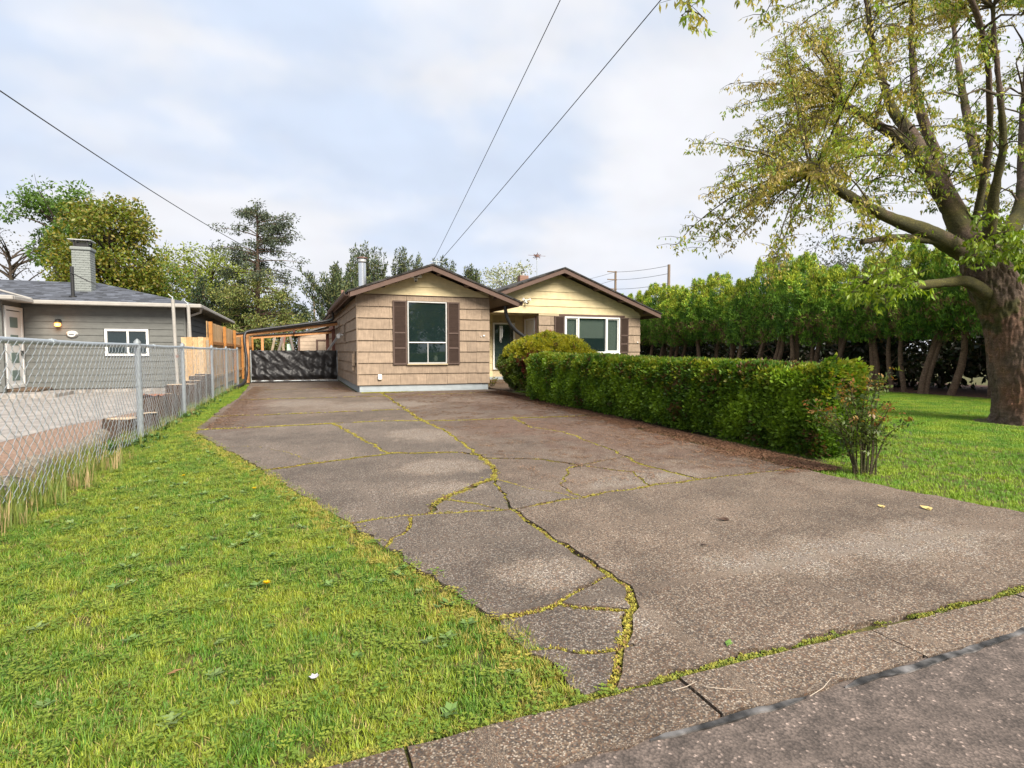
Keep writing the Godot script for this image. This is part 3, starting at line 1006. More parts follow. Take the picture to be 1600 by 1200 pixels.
func make_tan_house():
	var h = thing("ranch_house", "tan shingled ranch house with cream gables, brown eaves and two front windows", "house")
	var c = 0.3185
	# --- front wing
	slab(h, "foundation", "foundation", 1.69, 5.51, -0.1, 0.20, -30.0, -16.30, 0.01)
	var zf = -16.30
	slab(h, "wall", "porch_tan", 1.67, 3.06, 0.20, 2.95, zf - 0.14, zf)
	slab(h, "wall", "porch_tan", 4.20, 5.53, 0.20, 2.95, zf - 0.14, zf)
	slab(h, "wall", "porch_tan", 3.06, 4.20, 0.20, 0.80, zf - 0.14, zf)
	slab(h, "wall", "porch_tan", 3.06, 4.20, 2.58, 2.95, zf - 0.14, zf)
	slab(h, "wall", "porch_tan", 1.67, 1.81, 0.20, 2.70, -30.0, zf - 0.142)
	slab(h, "wall", "porch_tan", 5.39, 5.53, 0.20, 2.90, -30.0, zf - 0.142)
	slab(h, "room_wall", "room_paint", 1.83, 5.37, 0.20, 2.75, -20.9, -20.8)
	slab(h, "room_floor", "room_paint", 1.83, 5.37, 0.12, 0.22, -20.8, -16.45)
	slab(h, "ceiling", "room_paint", 1.83, 5.37, 2.66, 2.72, -20.8, -16.45)
	shakes(h, Vector3(1.63, 0, zf), Vector3.RIGHT, 0.0, 3.92, 0.19, 2.745, c, [[1.40, 2.58, 0.79, 2.6]], 41)
	part(h, "shingle", wedge(1.19, 0.14, 0.046, 0.012, M["shake_1"]), Vector3(3.63, 2.602, zf + 0.001))
	# left flank: seen sideways
	shakes(h, Vector3(1.67, 0, -30.0), Vector3.BACK, 0.0, 13.70, 0.19, 2.66, c, [[9.50, 10.15, 1.42, 2.12]], 42)
	slab(h, "corner_post", "shake_1", 1.625, 1.668, 0.19, 2.74, zf + 0.003, zf + 0.04)
	# recessed flank window
	var fw = part(h, "window", frame_mesh(0.65, 0.70, 0.05, 0.07, "shake_1"), Vector3(1.655, 1.77, -20.17), Basis(Vector3.UP, -PI / 2), "small tan-framed window in the flank wall")
	pane(fw, 0.55, 0.60, Vector3(0, 0, -0.01))
	part(fw, "shade", bx(Vector3(0.55, 0.60, 0.004), "blind_dark", 0.0005), Vector3(0, 0, -0.025))
	# big front window
	var w = part(h, "window", frame_mesh(1.16, 1.80, 0.035, 0.09, "alu"), Vector3(3.63, 1.69, zf + 0.02), Basis(), "large picture window with two small panes below")
	part(w, "transom_bar", bx(Vector3(1.09, 0.03, 0.06), "vinyl"), Vector3(0, -0.285, 0.01))
	part(w, "mullion", bx(Vector3(0.03, 0.565, 0.06), "alu"), Vector3(0.01, -0.585, 0.01))
	pane(w, 1.09, 1.16, Vector3(0, 0.305, 0))
	pane(w, 0.54, 0.55, Vector3(-0.275, -0.585, 0.012))
	pane(w, 0.52, 0.55, Vector3(0.29, -0.585, -0.006))
	part(w, "sill", bx(Vector3(1.20, 0.03, 0.12), "porch_tan"), Vector3(0, -0.92, 0.02))
	shutter(h, 2.63, 3.03, 0.765, 2.595, zf + 0.057, "dark brown louvred shutter left of the picture window")
	shutter(h, 4.225, 4.60, 0.765, 2.595, zf + 0.057, "dark brown louvred shutter right of the picture window")
	# things standing on the inner sill
	var sh = MB.new()
	sh.tube([Vector3(0, 0, 0), Vector3(0, 0.06, 0), Vector3(0, 0.12, 0), Vector3(0, 0.16, 0)], [0.04, 0.07, 0.06, 0.03], 12, Color(0.35, 0.42, 0.34))
	part(h, "vase", sh.mesh(M.matte), Vector3(3.95, 0.86, zf - 0.3))
	slab(h, "shelf", "porch_tan", 3.1, 4.18, 0.78, 0.82, zf - 0.5, zf - 0.16)
	# gable of the wing
	var xr = 3.68
	var yr = 3.59
	var sl = 0.360
	var under = func(y): return (yr - 0.14 - y) / sl
	var lo = func(y): return maxf(1.645, xr - under.call(y))
	var hi = func(y): return minf(5.555, xr + under.call(y))
	poly_part(h, "gable_wall", "porch_tan", [[1.7, 2.75], [5.5, 2.75], [5.5, 2.80], [xr, yr - 0.16], [1.7, 2.80]], zf - 0.14, zf - 0.002)
	lap_boards(h, "gable_board", "cream", zf, 2.765, 3.43, 0.24, lo, hi, 0.045)
	slab(h, "trim_board", "trim_brown", 1.64, 5.56, 2.748, 2.764, zf, zf + 0.042, 0.003)
	# roof of the wing
	var zo = -15.74
	roof_plane(h, "roof", "dark_roof", xr, yr + 0.03, 1.36, yr + 0.03 - sl * (xr - 1.36), -30.4, zo + 0.03, 0.05)
	roof_plane(h, "roof", "dark_roof", xr, yr + 0.03, 6.34, yr + 0.03 - sl * (6.34 - xr), -30.4, zo + 0.03, 0.05)
	roof_plane(h, "soffit", "soffit", xr, yr - 0.022, 1.40, yr - 0.022 - sl * (xr - 1.40), -30.3, zo - 0.045, 0.03)
	roof_plane(h, "soffit", "soffit", xr, yr - 0.022, 6.28, yr - 0.022 - sl * (6.28 - xr), -30.3, zo - 0.045, 0.03)
	for sd in [-1, 1]:
		var xe = 1.42 if sd < 0 else 6.30
		var ye = yr - sl * absf(xr - xe)
		poly_part(h, "fascia", "trim_brown", [[xr + 0.002 * sd, yr - 0.022], [xe, ye - 0.022], [xe, ye - 0.165], [xr + 0.002 * sd, yr - 0.165]], zo - 0.04, zo)
		# outriggers below the soffit
		for t in [0.10, 0.42, 0.78]:
			var xx = lerpf(xr, xe, t)
			part(h, "outrigger", bx(Vector3(0.09, 0.09, 0.52), "trim_brown"), Vector3(xx, yr - sl * absf(xr - xx) - 0.11, zo - 0.30), Basis(Vector3.BACK, -sd * atan(sl)))
	# gutters along both eaves
	for g in [[1.33, 2.72, -24.0], [6.37, 2.60, -18.9]]:
		var s = MB.new()
		s.extrude(PackedVector2Array([Vector2(-0.06, 0.05), Vector2(-0.06, -0.03), Vector2(-0.035, -0.075), Vector2(0.06, -0.075), Vector2(0.06, 0.05), Vector2(0.05, 0.05), Vector2(0.05, -0.065), Vector2(-0.03, -0.065), Vector2(-0.05, -0.025), Vector2(-0.05, 0.05)]), g[2], zo - 0.0)
		var o = part(h, "gutter", s.mesh(M.trim_brown), Vector3(g[0], g[1], 0), Basis() if g[0] < 3 else Basis(Vector3.UP, 0.0))
		if g[0] > 3: o.scale = Vector3(-1, 1, 1)
	slab(h, "fascia", "trim_brown", 1.395, 1.42, 2.60, 2.76, -30.0, zo - 0.045)
	slab(h, "fascia", "trim_brown", 6.282, 6.305, 2.48, 2.62, -18.9, zo - 0.045)
	# small fittings on the wing
	security_light(h, Vector3(3.30, 3.24, zf + 0.06), -0.2, "security_light")
	part(h, "gable_camera", bx(Vector3(0.12, 0.08, 0.10), "black_metal", 0.02), Vector3(2.36, 2.98, zf + 0.10))
	part(h, "outlet_box", bx(Vector3(0.11, 0.16, 0.07), "white", 0.015), Vector3(2.25, 0.42, zf + 0.07), Basis(), "small white outlet box low on the front wall")
	part(h, "hook", bx(Vector3(0.06, 0.05, 0.05), "white", 0.012), Vector3(5.36, 1.62, zf + 0.05))
	part(h, "hook", bx(Vector3(0.03, 0.03, 0.05), "white", 0.008), Vector3(5.27, 1.60, zf + 0.05))
	var mt = MB.new()
	for q in 3: mt.tube([Vector3(0.02 * q, -0.3, 0.04 * q), Vector3(0.02 * q, 0.30, 0.04 * q)], 0.018, 6)
	mt.box(Vector3(-0.02, 0.05, 0.05), Vector3(0.07, 0.34, 0.16)); mt.box(Vector3(-0.03, -0.2, 0.02), Vector3(0.06, 0.12, 0.12))
	part(h, "cable_box", mt.mesh(M.shake_0), Vector3(1.60, 0.86, -16.85), Basis(), "tan cable boxes and conduits on the flank wall")
	var sp = MB.new()
	sp.tube([Vector3(0, 0, 0), Vector3(-0.05, 0, 0), Vector3(-0.10, -0.01, 0.04), Vector3(-0.18, -0.03, 0.12)], [0.04, 0.05, 0.06, 0.085], 12)
	part(h, "flood_lamp", sp.mesh(M.white), Vector3(1.63, 1.72, -20.85))
	# stove pipe
	var pv = part(h, "stove_pipe", null, Vector3(2.0, 3.0, -18.0))
	var s2 = MB.new()
	s2.tube([Vector3(0, -0.2, 0), Vector3(0, 0.86, 0)], 0.115, 20)
	pv.mesh = s2.mesh(M.steel_pipe)
	s2 = MB.new()
	s2.tube([Vector3(0, 0.90, 0), Vector3(0, 0.98, 0)], [0.125, 0.125], 18)
	part(pv, "cap_ring", s2.mesh(M.alu))
	s2 = MB.new()
	s2.tube([Vector3(0, 1.00, 0), Vector3(0, 1.02, 0), Vector3(0, 1.06, 0)], [0.16, 0.17, 0.02], 18)
	for q in 4: s2.tube([Vector3(0.09 * cos(q * PI / 2), 0.84, 0.09 * sin(q * PI / 2)), Vector3(0.09 * cos(q * PI / 2), 1.01, 0.09 * sin(q * PI / 2))], 0.008, 5)
	part(pv, "rain_cap", s2.mesh(M.old_post))
	s2 = MB.new()
	s2.tube([Vector3(0, 0, 0), Vector3(0, 0.62, 0), Vector3(0, 0.66, 0)], [0.05, 0.05, 0.06], 10)
	part(h, "vent_pipe", s2.mesh(M.terracotta), Vector3(1.75, 2.82, -22.5))

	# --- main block behind, to the right
	var zm = -18.50
	slab(h, "foundation", "foundation", 5.56, 12.36, -0.1, 0.20, -31.0, -19.98, 0.01)
	slab(h, "foundation", "foundation", 8.19, 12.36, -0.1, 0.20, -19.976, zm, 0.01)
	slab(h, "wall", "porch_tan", 8.17, 9.18, 0.20, 2.52, zm - 0.14, zm)
	slab(h, "wall", "porch_tan", 11.46, 12.38, 0.20, 2.52, zm - 0.14, zm)
	slab(h, "wall", "porch_tan", 9.18, 11.46, 0.20, 1.12, zm - 0.14, zm)
	slab(h, "wall", "porch_tan", 9.18, 11.46, 2.40, 2.52, zm - 0.14, zm)
	slab(h, "wall", "porch_tan", 12.24, 12.38, 0.20, 2.50, -31.0, zm - 0.142)
	slab(h, "wall", "porch_tan", 8.17, 8.31, 0.20, 2.50, -20.1, zm - 0.142)
	slab(h, "room_wall", "room_paint", 8.33, 12.2, 0.20, 2.6, -22.6, -22.5)
	slab(h, "room_floor", "room_paint", 8.33, 12.2, 0.1, 0.22, -22.48, zm - 0.16)
	slab(h, "ceiling", "room_paint", 8.33, 12.2, 2.53, 2.58, -22.48, zm - 0.16)
	shakes(h, Vector3(8.15, 0, zm), Vector3.RIGHT, 0.0, 4.25, 0.19, 2.42, c, [[1.01, 3.33, 1.09, 2.42]], 43)
	slab(h, "trim_board", "porch_tan", 8.15, 8.95, 2.425, 2.50, zm + 0.001, zm + 0.035)
	slab(h, "trim_board", "porch_tan", 11.70, 12.40, 2.425, 2.50, zm + 0.001, zm + 0.035)
	slab(h, "trim_board", "trim_brown", 8.95, 11.70, 2.43, 2.50, zm + 0.001, zm + 0.05)
	# front window: three lights in white vinyl
	var mw = part(h, "window", frame_mesh(2.32, 1.33, 0.055, 0.10, "vinyl"), Vector3(10.32, 1.755, zm + 0.025), Basis(), "wide white three-light window with a half drawn blind")
	for x in [-0.60, 0.58]:
		part(mw, "mullion", bx(Vector3(0.07, 1.22, 0.09), "vinyl"), Vector3(x, 0, 0.004))
	for e in [[-0.865, 0.46], [-0.01, 1.11], [0.86, 0.49]]:
		if absf(e[0]) > 0.5: part(mw, "sash", frame_mesh(e[1] - 0.004, 1.215, 0.035, 0.05, "vinyl"), Vector3(e[0], 0, -0.01))
		pane(mw, e[1] - 0.01, 1.21, Vector3(e[0], 0, -0.018))
		var drop = 1.21 if absf(e[0]) > 0.5 else 0.72
		part(mw, "blind", bx(Vector3(e[1] - 0.02, drop, 0.008), "blind", 0.002), Vector3(e[0], 0.605 - drop / 2, -0.07))
	part(mw, "sill", bx(Vector3(2.36, 0.04, 0.13), "vinyl"), Vector3(0, -0.69, 0.02))
	shutter(h, 8.76, 9.15, 1.08, 2.42, zm + 0.057, "brown louvred shutter left of the three-light window")
	shutter(h, 11.49, 11.86, 1.08, 2.42, zm + 0.057, "brown louvred shutter right of the three-light window")
	part(h, "hook", bx(Vector3(0.05, 0.05, 0.06), "white", 0.012), Vector3(12.27, 1.50, zm + 0.05))
	# rust-red leaf ornament on the wall
	var orn = MB.new()
	for q in 5: orn.leaf(Vector3(0, 0, 0), Vector3(cos(q * 1.2), sin(q * 1.2), 0.1).normalized(), Vector3(0, 0, 1).cross(Vector3(cos(q * 1.2), sin(q * 1.2), 0.1).normalized()), 0.09, 0.05, Color(0.30, 0.07, 0.03))
	part(h, "wall_ornament", orn.mesh(M.matte), Vector3(8.58, 1.86, zm + 0.045), Basis(), "small rust-red metal leaf on the wall")
	# porch: back wall, window, security door
	slab(h, "wall", "porch_tan", 5.56, 8.165, 0.20, 2.55, -20.14, -20.0)
	lap_boards(h, "siding_board", "cream", -20.0, 0.2, 2.5, 0.26, func(_y): return 5.56, func(_y): return 6.93)
	lap_boards(h, "siding_board", "cream", -20.0, 0.2, 2.5, 0.26, func(_y): return 7.82, func(_y): return 8.15)
	var pw = part(h, "window", frame_mesh(0.88, 1.75, 0.06, 0.08, "vinyl"), Vector3(7.375, 1.35, -19.97), Basis(), "tall white-framed porch window")
	pane(pw, 0.76, 1.63, Vector3(0, 0, 0))
	part(pw, "shade", bx(Vector3(0.76, 1.63, 0.006), "blind_dark", 0.001), Vector3(0, 0, -0.03))
	slab(h, "porch_ceiling", "porch_tan", 5.55, 8.16, 2.50, 2.54, -20.0, zm - 0.142)
	slab(h, "porch_floor", "walk", 5.56, 8.14, -0.02, 0.10, -19.98, zm + 0.2, 0.01)
	slab(h, "door_panel", "cream", 8.14, 8.168, 0.22, 2.36, -19.72, -18.72)
	var sd2 = part(h, "security_door", frame_mesh(0.98, 2.12, 0.06, 0.04, "white"), Vector3(8.115, 1.30, -19.22), Basis(Vector3.UP, -PI / 2), "white barred security door in the porch")
	for q in 7:
		part(sd2, "bar", bx(Vector3(0.02, 2.0, 0.02), "white", 0.004), Vector3(-0.36 + q * 0.12, 0, 0))
	part(sd2, "cross_bar", bx(Vector3(0.86, 0.04, 0.024), "white", 0.004), Vector3(0, 0.1, 0.002))
	part(sd2, "handle", bx(Vector3(0.05, 0.16, 0.08), "black_metal", 0.012), Vector3(0.37, 0.0, 0.03))
	slab(h, "door_jamb", "trim_brown", 8.10, 8.165, 0.2, 2.42, -18.70, zm - 0.145)
	# gable of the main block
	var xm = 8.92
	var ym = 4.08
	var sm = 0.371
	var um = func(y): return (ym - 0.15 - y) / sm
	poly_part(h, "gable_wall", "porch_tan", [[5.55, 2.505], [12.37, 2.505], [12.37, 2.62], [xm, ym - 0.18], [5.55, 2.66]], zm - 0.14, zm - 0.001)
	lap_boards(h, "gable_board", "cream", zm, 2.505, 3.93, 0.262, func(y): return maxf(5.56, xm - um.call(y)), func(y): return minf(12.41, xm + um.call(y)), 0.042)
	var zq = -17.95
	roof_plane(h, "roof", "dark_roof", xm, ym + 0.03, 4.95, ym + 0.03 - sm * (xm - 4.95), -31.5, zq + 0.03, 0.05)
	roof_plane(h, "roof", "dark_roof", xm, ym + 0.03, 13.0, ym + 0.03 - sm * (13.0 - xm), -31.5, zq + 0.03, 0.05)
	roof_plane(h, "soffit", "soffit", xm, ym - 0.022, 5.0, ym - 0.022 - sm * (xm - 5.0), -31.4, zq - 0.045, 0.03)
	roof_plane(h, "soffit", "soffit", xm, ym - 0.022, 12.94, ym - 0.022 - sm * (12.94 - xm), -31.4, zq - 0.045, 0.03)
	for sd in [-1, 1]:
		var xe = 5.0 if sd < 0 else 12.97
		var ye = ym - sm * absf(xm - xe)
		poly_part(h, "fascia", "trim_brown", [[xm + 0.002 * sd, ym - 0.022], [xe, ye - 0.022], [xe, ye - 0.175], [xm + 0.002 * sd, ym - 0.175]], zq - 0.04, zq)
		for t in [0.08, 0.36, 0.62, 0.9]:
			var xx = lerpf(xm, xe, t)
			part(h, "outrigger", bx(Vector3(0.09, 0.09, 0.52), "trim_brown"), Vector3(xx, ym - sm * absf(xm - xx) - 0.12, zq - 0.30), Basis(Vector3.BACK, -sd * atan(sm)))
	slab(h, "fascia", "trim_brown", 12.945, 12.972, 2.42, 2.58, -31.0, zq - 0.045)
	security_light(h, Vector3(7.62, 2.92, zm + 0.05), 0.1, "security_light")
	# brick chimney stub and the television aerial
	var ch = MB.new()
	for q in 9: ch.box(Vector3(0, 0.04 + q * 0.075, 0), Vector3(0.5 + 0.01 * (q % 2), 0.068, 0.42 + 0.01 * (q % 2)))
	ch.box(Vector3(0, 0.30, 0), Vector3(0.48, 0.62, 0.40))
	var cho = part(h, "chimney", ch.mesh(M.terracotta), Vector3(8.98, 3.70, -22.0), Basis().scaled(Vector3(0.75, 0.9, 0.75)))
	var fl = MB.new()
	fl.tube([Vector3(0, 0.6, 0), Vector3(0, 0.82, 0)], 0.06, 10); fl.tube([Vector3(0, 0.84, 0), Vector3(0, 0.86, 0)], 0.13, 12)
	part(cho, "flue", fl.mesh(M.alu))
	part(h, "roof_vent", bx(Vector3(0.4, 0.35, 0.3), "black_metal", 0.03), Vector3(9.62, 3.92, -22.0))
	var ae = MB.new()
	ae.tube([Vector3(0, 0, 0), Vector3(0, 1.15, 0)], 0.018, 8)
	var aer = part(h, "aerial", ae.mesh(M.galv), Vector3(9.66, 4.1, -22.1))
	ae = MB.new()
	for q in 7:
		var an = q * 0.9
		ae.tube([Vector3(-0.15 * cos(an), 1.08 + 0.13 * sin(an), -0.12 * sin(an * 1.7)), Vector3(0.15 * cos(an), 1.08 - 0.13 * sin(an), 0.12 * sin(an * 1.7))], 0.012, 5)
	ae.tube([Vector3(0, 1.04, 0), Vector3(0, 1.1, 0), Vector3(0, 1.15, 0)], [0.06, 0.09, 0.05], 8)
	ae.tube([Vector3(-0.4, 1.1, 0), Vector3(0.4, 1.1, 0)], 0.008, 5)
	part(aer, "antenna_head", ae.mesh(M.old_post))
	# things of their own at the house
	var dp = MB.new()
	var pts = [Vector3(6.02, 2.52, -16.15), Vector3(6.02, 2.40, -16.15), Vector3(6.07, 2.2, -16.18), Vector3(6.2, 1.98, -16.22), Vector3(6.42, 1.78, -16.28), Vector3(6.68, 1.62, -16.32), Vector3(6.95, 1.45, -16.4), Vector3(7.2, 1.2, -16.5), Vector3(7.35, 0.6, -16.55), Vector3(7.38, 0.0, -16.6)]
	var fine = []
	var fr = []
	for q in pts.size() - 1:
		for wq in 8:
			fine.append(pts[q].lerp(pts[q + 1], wq / 8.0)); fr.append(0.058 if wq % 2 == 0 else 0.050)
	dp.tube(fine, fr, 12)
	single("flexible_downspout", dp.mesh(M.pipe_black), "black flexible downspout pipe curving down from the wing's right eave", "downspout")
	var wc = thing("wind_chime", "pale wind chime hanging in front of the porch window", "wind chime", Vector3(7.02, 2.02, -19.3))
	var tp = MB.new()
	tp.tube([Vector3(0, 0.2, 0), Vector3(0, 0.22, 0)], 0.07, 12)
	part(wc, "top_disc", tp.mesh(M.lumber))
	for q in 5:
		tp = MB.new()
		var cx = Vector3(0.05 * cos(q * 1.256), 0, 0.05 * sin(q * 1.256))
		tp.tube([cx + Vector3(0, 0.2, 0), cx + Vector3(0, 0.02, 0)], 0.002, 4)
		tp.tube([cx + Vector3(0, 0.05, 0), cx + Vector3(0, -0.35 - 0.05 * q, 0)], 0.012, 8)
		part(wc, "tube", tp.mesh(M.alu))
	tp = MB.new()
	tp.tube([Vector3(0, 0.22, 0), Vector3(0, 0.5, 0)], 0.003, 4)
	part(wc, "cord", tp.mesh(M.wire))
	# dining set behind the three-light window
	var tb = thing("dining_table", "light wooden table top behind the three-light window", "table", Vector3(10.2, 0.22, -19.6))
	part(tb, "table_top", bx(Vector3(1.5, 0.04, 0.9), "lumber"), Vector3(0, 0.93, 0))
	for q in 4: part(tb, "leg", bx(Vector3(0.06, 0.91, 0.06), "lumber"), Vector3([-0.68, 0.68][q % 2], 0.455, [-0.38, 0.38][q / 2]))
	for q in 2:
		var cr = thing("dining_chair", ["wooden chair back at the left of the three-light window", "wooden chair back at the right of the three-light window"][q], "chair", Vector3([9.92, 10.66][q], 0.22, -20.3), "chairs at the window table")
		for k in 4: part(cr, "leg", bx(Vector3(0.04, 0.6, 0.04), "chair_wood"), Vector3([-0.19, 0.19][k % 2], 0.3, [-0.19, 0.19][k / 2]))
		part(cr, "seat", bx(Vector3(0.44, 0.04, 0.44), "chair_wood", 0.01), Vector3(0, 0.62, 0))
		part(cr, "backrest", bx(Vector3(0.44, 0.46, 0.03), "chair_wood", 0.012), Vector3(0, 0.92, -0.205))
		part(cr, "top_rail", bx(Vector3(0.48, 0.06, 0.04), "chair_wood", 0.015), Vector3(0, 1.18, -0.205))

# ---------------------------------------------------------------- grey house next door
func make_grey_house():
	var h = thing("grey_house", "low grey lap-sided house with dark shingle roof and white gutter", "house")
	var z0 = -19.0
	slab(h, "foundation", "neighbour_concrete", -14, -3.02, -0.1, 0.12, -27.9, z0 - 0.01, 0.01)
	# core walls round the window and the door
	slab(h, "wall", "grey_siding", -6.85, -4.96, 0.1, 2.46, z0 - 0.14, z0)
	slab(h, "wall", "grey_siding", -3.92, -3.0, 0.1, 2.46, z0 - 0.14, z0)
	slab(h, "wall", "grey_siding", -4.96, -3.92, 0.1, 1.03, z0 - 0.14, z0)
	slab(h, "wall", "grey_siding", -4.96, -3.92, 1.76, 2.46, z0 - 0.14, z0)
	slab(h, "wall", "grey_siding", -3.14, -3.0, 0.1, 2.46, -28.0, z0 - 0.142)
	slab(h, "wall", "grey_siding", -6.99, -6.85, 0.1, 2.46, -19.14, -17.94)
	slab(h, "wall", "grey_siding", -14, -6.85, 0.1, 2.46, -17.938, -17.8)
	slab(h, "room_wall", "room_paint", -6.8, -3.2, 0.1, 2.4, -22.1, -22.0)
	slab(h, "room_floor", "room_paint", -6.8, -3.2, 0.05, 0.14, -22.0, -19.2)
	slab(h, "ceiling", "room_paint", -6.8, -3.2, 2.41, 2.45, -22.0, -19.16)
	var c = 0.185
	for r in [[-6.78, -5.00], [-3.88, -2.98]]:
		lap_boards(h, "siding_board", "grey_siding", z0, 0.12, 2.40, c, func(_y): return r[0], func(_y): return r[1], 0.032)
	lap_boards(h, "siding_board", "grey_siding", z0, 0.12, 0.98, c, func(_y): return -5.0, func(_y): return -3.88, 0.032)
	lap_boards(h, "siding_board", "grey_siding", z0, 1.785, 2.40, c, func(_y): return -5.0, func(_y): return -3.88, 0.032)
	lap_boards(h, "siding_board", "grey_siding", -17.80, 0.12, 2.40, c, func(_y): return -14.0, func(_y): return -6.86, 0.032)
	# flank boards
	var y = 0.12
	while y < 2.4:
		part(h, "siding_board", wedge(9.0, c + 0.004, 0.032, 0.009, M.grey_siding), Vector3(-3.0, y, -23.5), Basis(Vector3.FORWARD, Vector3.UP, Vector3.RIGHT))
		y += c
	slab(h, "corner_board", "grey_siding", -3.02, -2.965, 0.12, 2.42, z0 - 0.06, z0 + 0.03)
	slab(h, "corner_board", "grey_siding", -6.86, -6.80, 0.12, 2.42, -17.86, -17.765)
	# window
	var w = part(h, "window", frame_mesh(1.06, 0.76, 0.06, 0.10, "vinyl"), Vector3(-4.44, 1.40, z0 + 0.02), Basis(), "white sliding window")
	part(w, "mullion", bx(Vector3(0.05, 0.64, 0.08), "vinyl"), Vector3(0.02, 0, 0))
	pane(w, 0.46, 0.63, Vector3(-0.24, 0, -0.01)); pane(w, 0.42, 0.63, Vector3(0.26, 0, 0.005))
	# door facing the drive, with four frosted lights
	var d = part(h, "door", bx(Vector3(0.84, 1.98, 0.05), "white", 0.01), Vector3(-6.84, 1.20, -18.46), Basis(Vector3.UP, PI / 2), "white door with four small glass panes")
	for q in 4: 
		part(d, "pane", bx(Vector3(0.42, 0.27, 0.012), "blind_dark", 0.002), Vector3(-0.02, 0.70 - q * 0.46, 0.028))
	part(d, "handle", bx(Vector3(0.04, 0.14, 0.06), "black_metal", 0.01), Vector3(0.34, -0.1, 0.05))
	part(h, "door_trim", frame_mesh(1.02, 2.12, 0.09, 0.06, "white"), Vector3(-6.83, 1.25, -18.46), Basis(Vector3.UP, PI / 2))
	# steps
	slab(h, "step", "neighbour_concrete", -8.2, -5.6, -0.05, 0.10, -18.6, -17.2, 0.02)
	slab(h, "step", "walk", -7.2, -6.2, 0.1, 0.18, -18.9, -18.0, 0.02)
	# lamp and vent
	var lm = MB.new()
	lm.tube([Vector3(0, 0.06, 0.0), Vector3(0, 0.05, 0.08), Vector3(0, 0.0, 0.11)], [0.06, 0.07, 0.075], 12)
	var lp = part(h, "wall_lamp", lm.mesh(M.black_metal), Vector3(-6.01, 1.92, z0 + 0.03), Basis(), "lit black wall lamp")
	lm = MB.new()
	lm.tube([Vector3(0, 0.0, 0.11), Vector3(0, -0.07, 0.11), Vector3(0, -0.09, 0.11)], [0.07, 0.075, 0.05], 14)
	part(lp, "lamp_glass", lm.mesh(M.lit_glass))
	var ol = OmniLight3D.new()
	ol.name = "lamp_light"
	ol.light_color = Color(1.0, 0.65, 0.3)
	ol.light_energy = 0.05
	ol.light_size = 0.07
	ol.omni_range = 6.0
	ol.omni_attenuation = 2.0
	ol.shadow_enabled = true
	lp.add_child(ol)
	ol.position = Vector3(0, -0.05, 0.20)
	lm = MB.new()
	lm.tube([Vector3(0, 0, 0), Vector3(0, 0, 0.05), Vector3(0, -0.01, 0.09)], [0.12, 0.12, 0.08], 16)
	var vt = part(h, "meter_cover", lm.mesh(M.white), Vector3(-5.72, 1.62, z0 + 0.02), Basis().scaled(Vector3(1.15, 0.8, 1)))
	part(vt, "vent_slot", bx(Vector3(0.10, 0.03, 0.02), "black_metal", 0.004), Vector3(0, 0.0, 0.088))
	# hip roof: front slope, right slope; the bay on the left carries its own slope
	var ey = 2.50
	var rx = -6.0
	var ry = 3.42
	var s = MB.new()
	var a = Vector3(-2.55, ey, z0 + 0.45)
	var r0 = Vector3(rx, ry, -22.6)
	s.quad(Vector3(-14, ey, z0 + 0.45), a, r0, Vector3(-14, ry, -22.6))
	s.tri(a, Vector3(-2.55, ey, -28.4), r0)
	s.tri(Vector3(-2.55, ey, -28.4), Vector3(-6.0, ry, -25.2), r0)
	s.quad(Vector3(-2.55, ey, -28.4), Vector3(-14, ey, -28.4), Vector3(-14, ry, -25.2), Vector3(-6.0, ry, -25.2))
	part(h, "roof", s.mesh(M.grey_roof))
	s = MB.new()
	s.quad(Vector3(-14, ey + 0.01, -17.35), Vector3(-6.45, ey + 0.01, -17.35), Vector3(-9.2, ey + 0.81, -20.2), Vector3(-14, ey + 0.81, -20.2))
	s.tri(Vector3(-6.45, ey + 0.01, -17.35), Vector3(-6.45, ey + 0.01, -18.55), Vector3(-9.2, ey + 0.81, -20.2))
	part(h, "bay_roof", s.mesh(M.grey_roof))
	s = MB.new()
	s.tube([Vector3(-6.45, ey + 0.03, -18.55), Vector3(-9.2, ey + 0.83, -20.2)], 0.03, 6)
	part(h, "valley_flashing", s.mesh(M.grey_trim))
	slab(h, "soffit", "grey_trim", -6.44, -2.6, 2.44, 2.475, z0 - 0.1, z0 + 0.42)
	slab(h, "soffit", "grey_trim", -2.98, -2.6, 2.44, 2.475, -28.3, z0 - 0.102)
	slab(h, "soffit", "grey_trim", -14, -6.48, 2.44, 2.475, -18.9, -17.4)
	slab(h, "gutter", "grey_trim", -6.45, -2.48, 2.40, 2.51, z0 + 0.43, z0 + 0.53, 0.02)
	slab(h, "gutter", "grey_trim", -2.58, -2.48, 2.40, 2.51, -28.4, z0 + 0.428, 0.02)
	slab(h, "gutter", "grey_trim", -14, -6.38, 2.41, 2.52, -17.38, -17.28, 0.02)
	slab(h, "gutter", "grey_trim", -6.48, -6.38, 2.41, 2.52, z0 + 0.532, -17.382, 0.02)
	s = MB.new()
	s.tube([Vector3(-2.53, 2.40, z0 + 0.2), Vector3(-2.55, 2.30, z0 + 0.1), Vector3(-2.85, 2.20, z0 - 0.1), Vector3(-2.93, 2.1, z0 - 0.12), Vector3(-2.93, 0.1, z0 - 0.12)], 0.035, 10)
	part(h, "downspout", s.mesh(M.grey_trim))
	# painted brick chimney
	s = MB.new()
	s.box(Vector3(0, 0.6, 0), Vector3(0.44, 1.5, 0.44))
	var yy = -0.1
	var k = 0
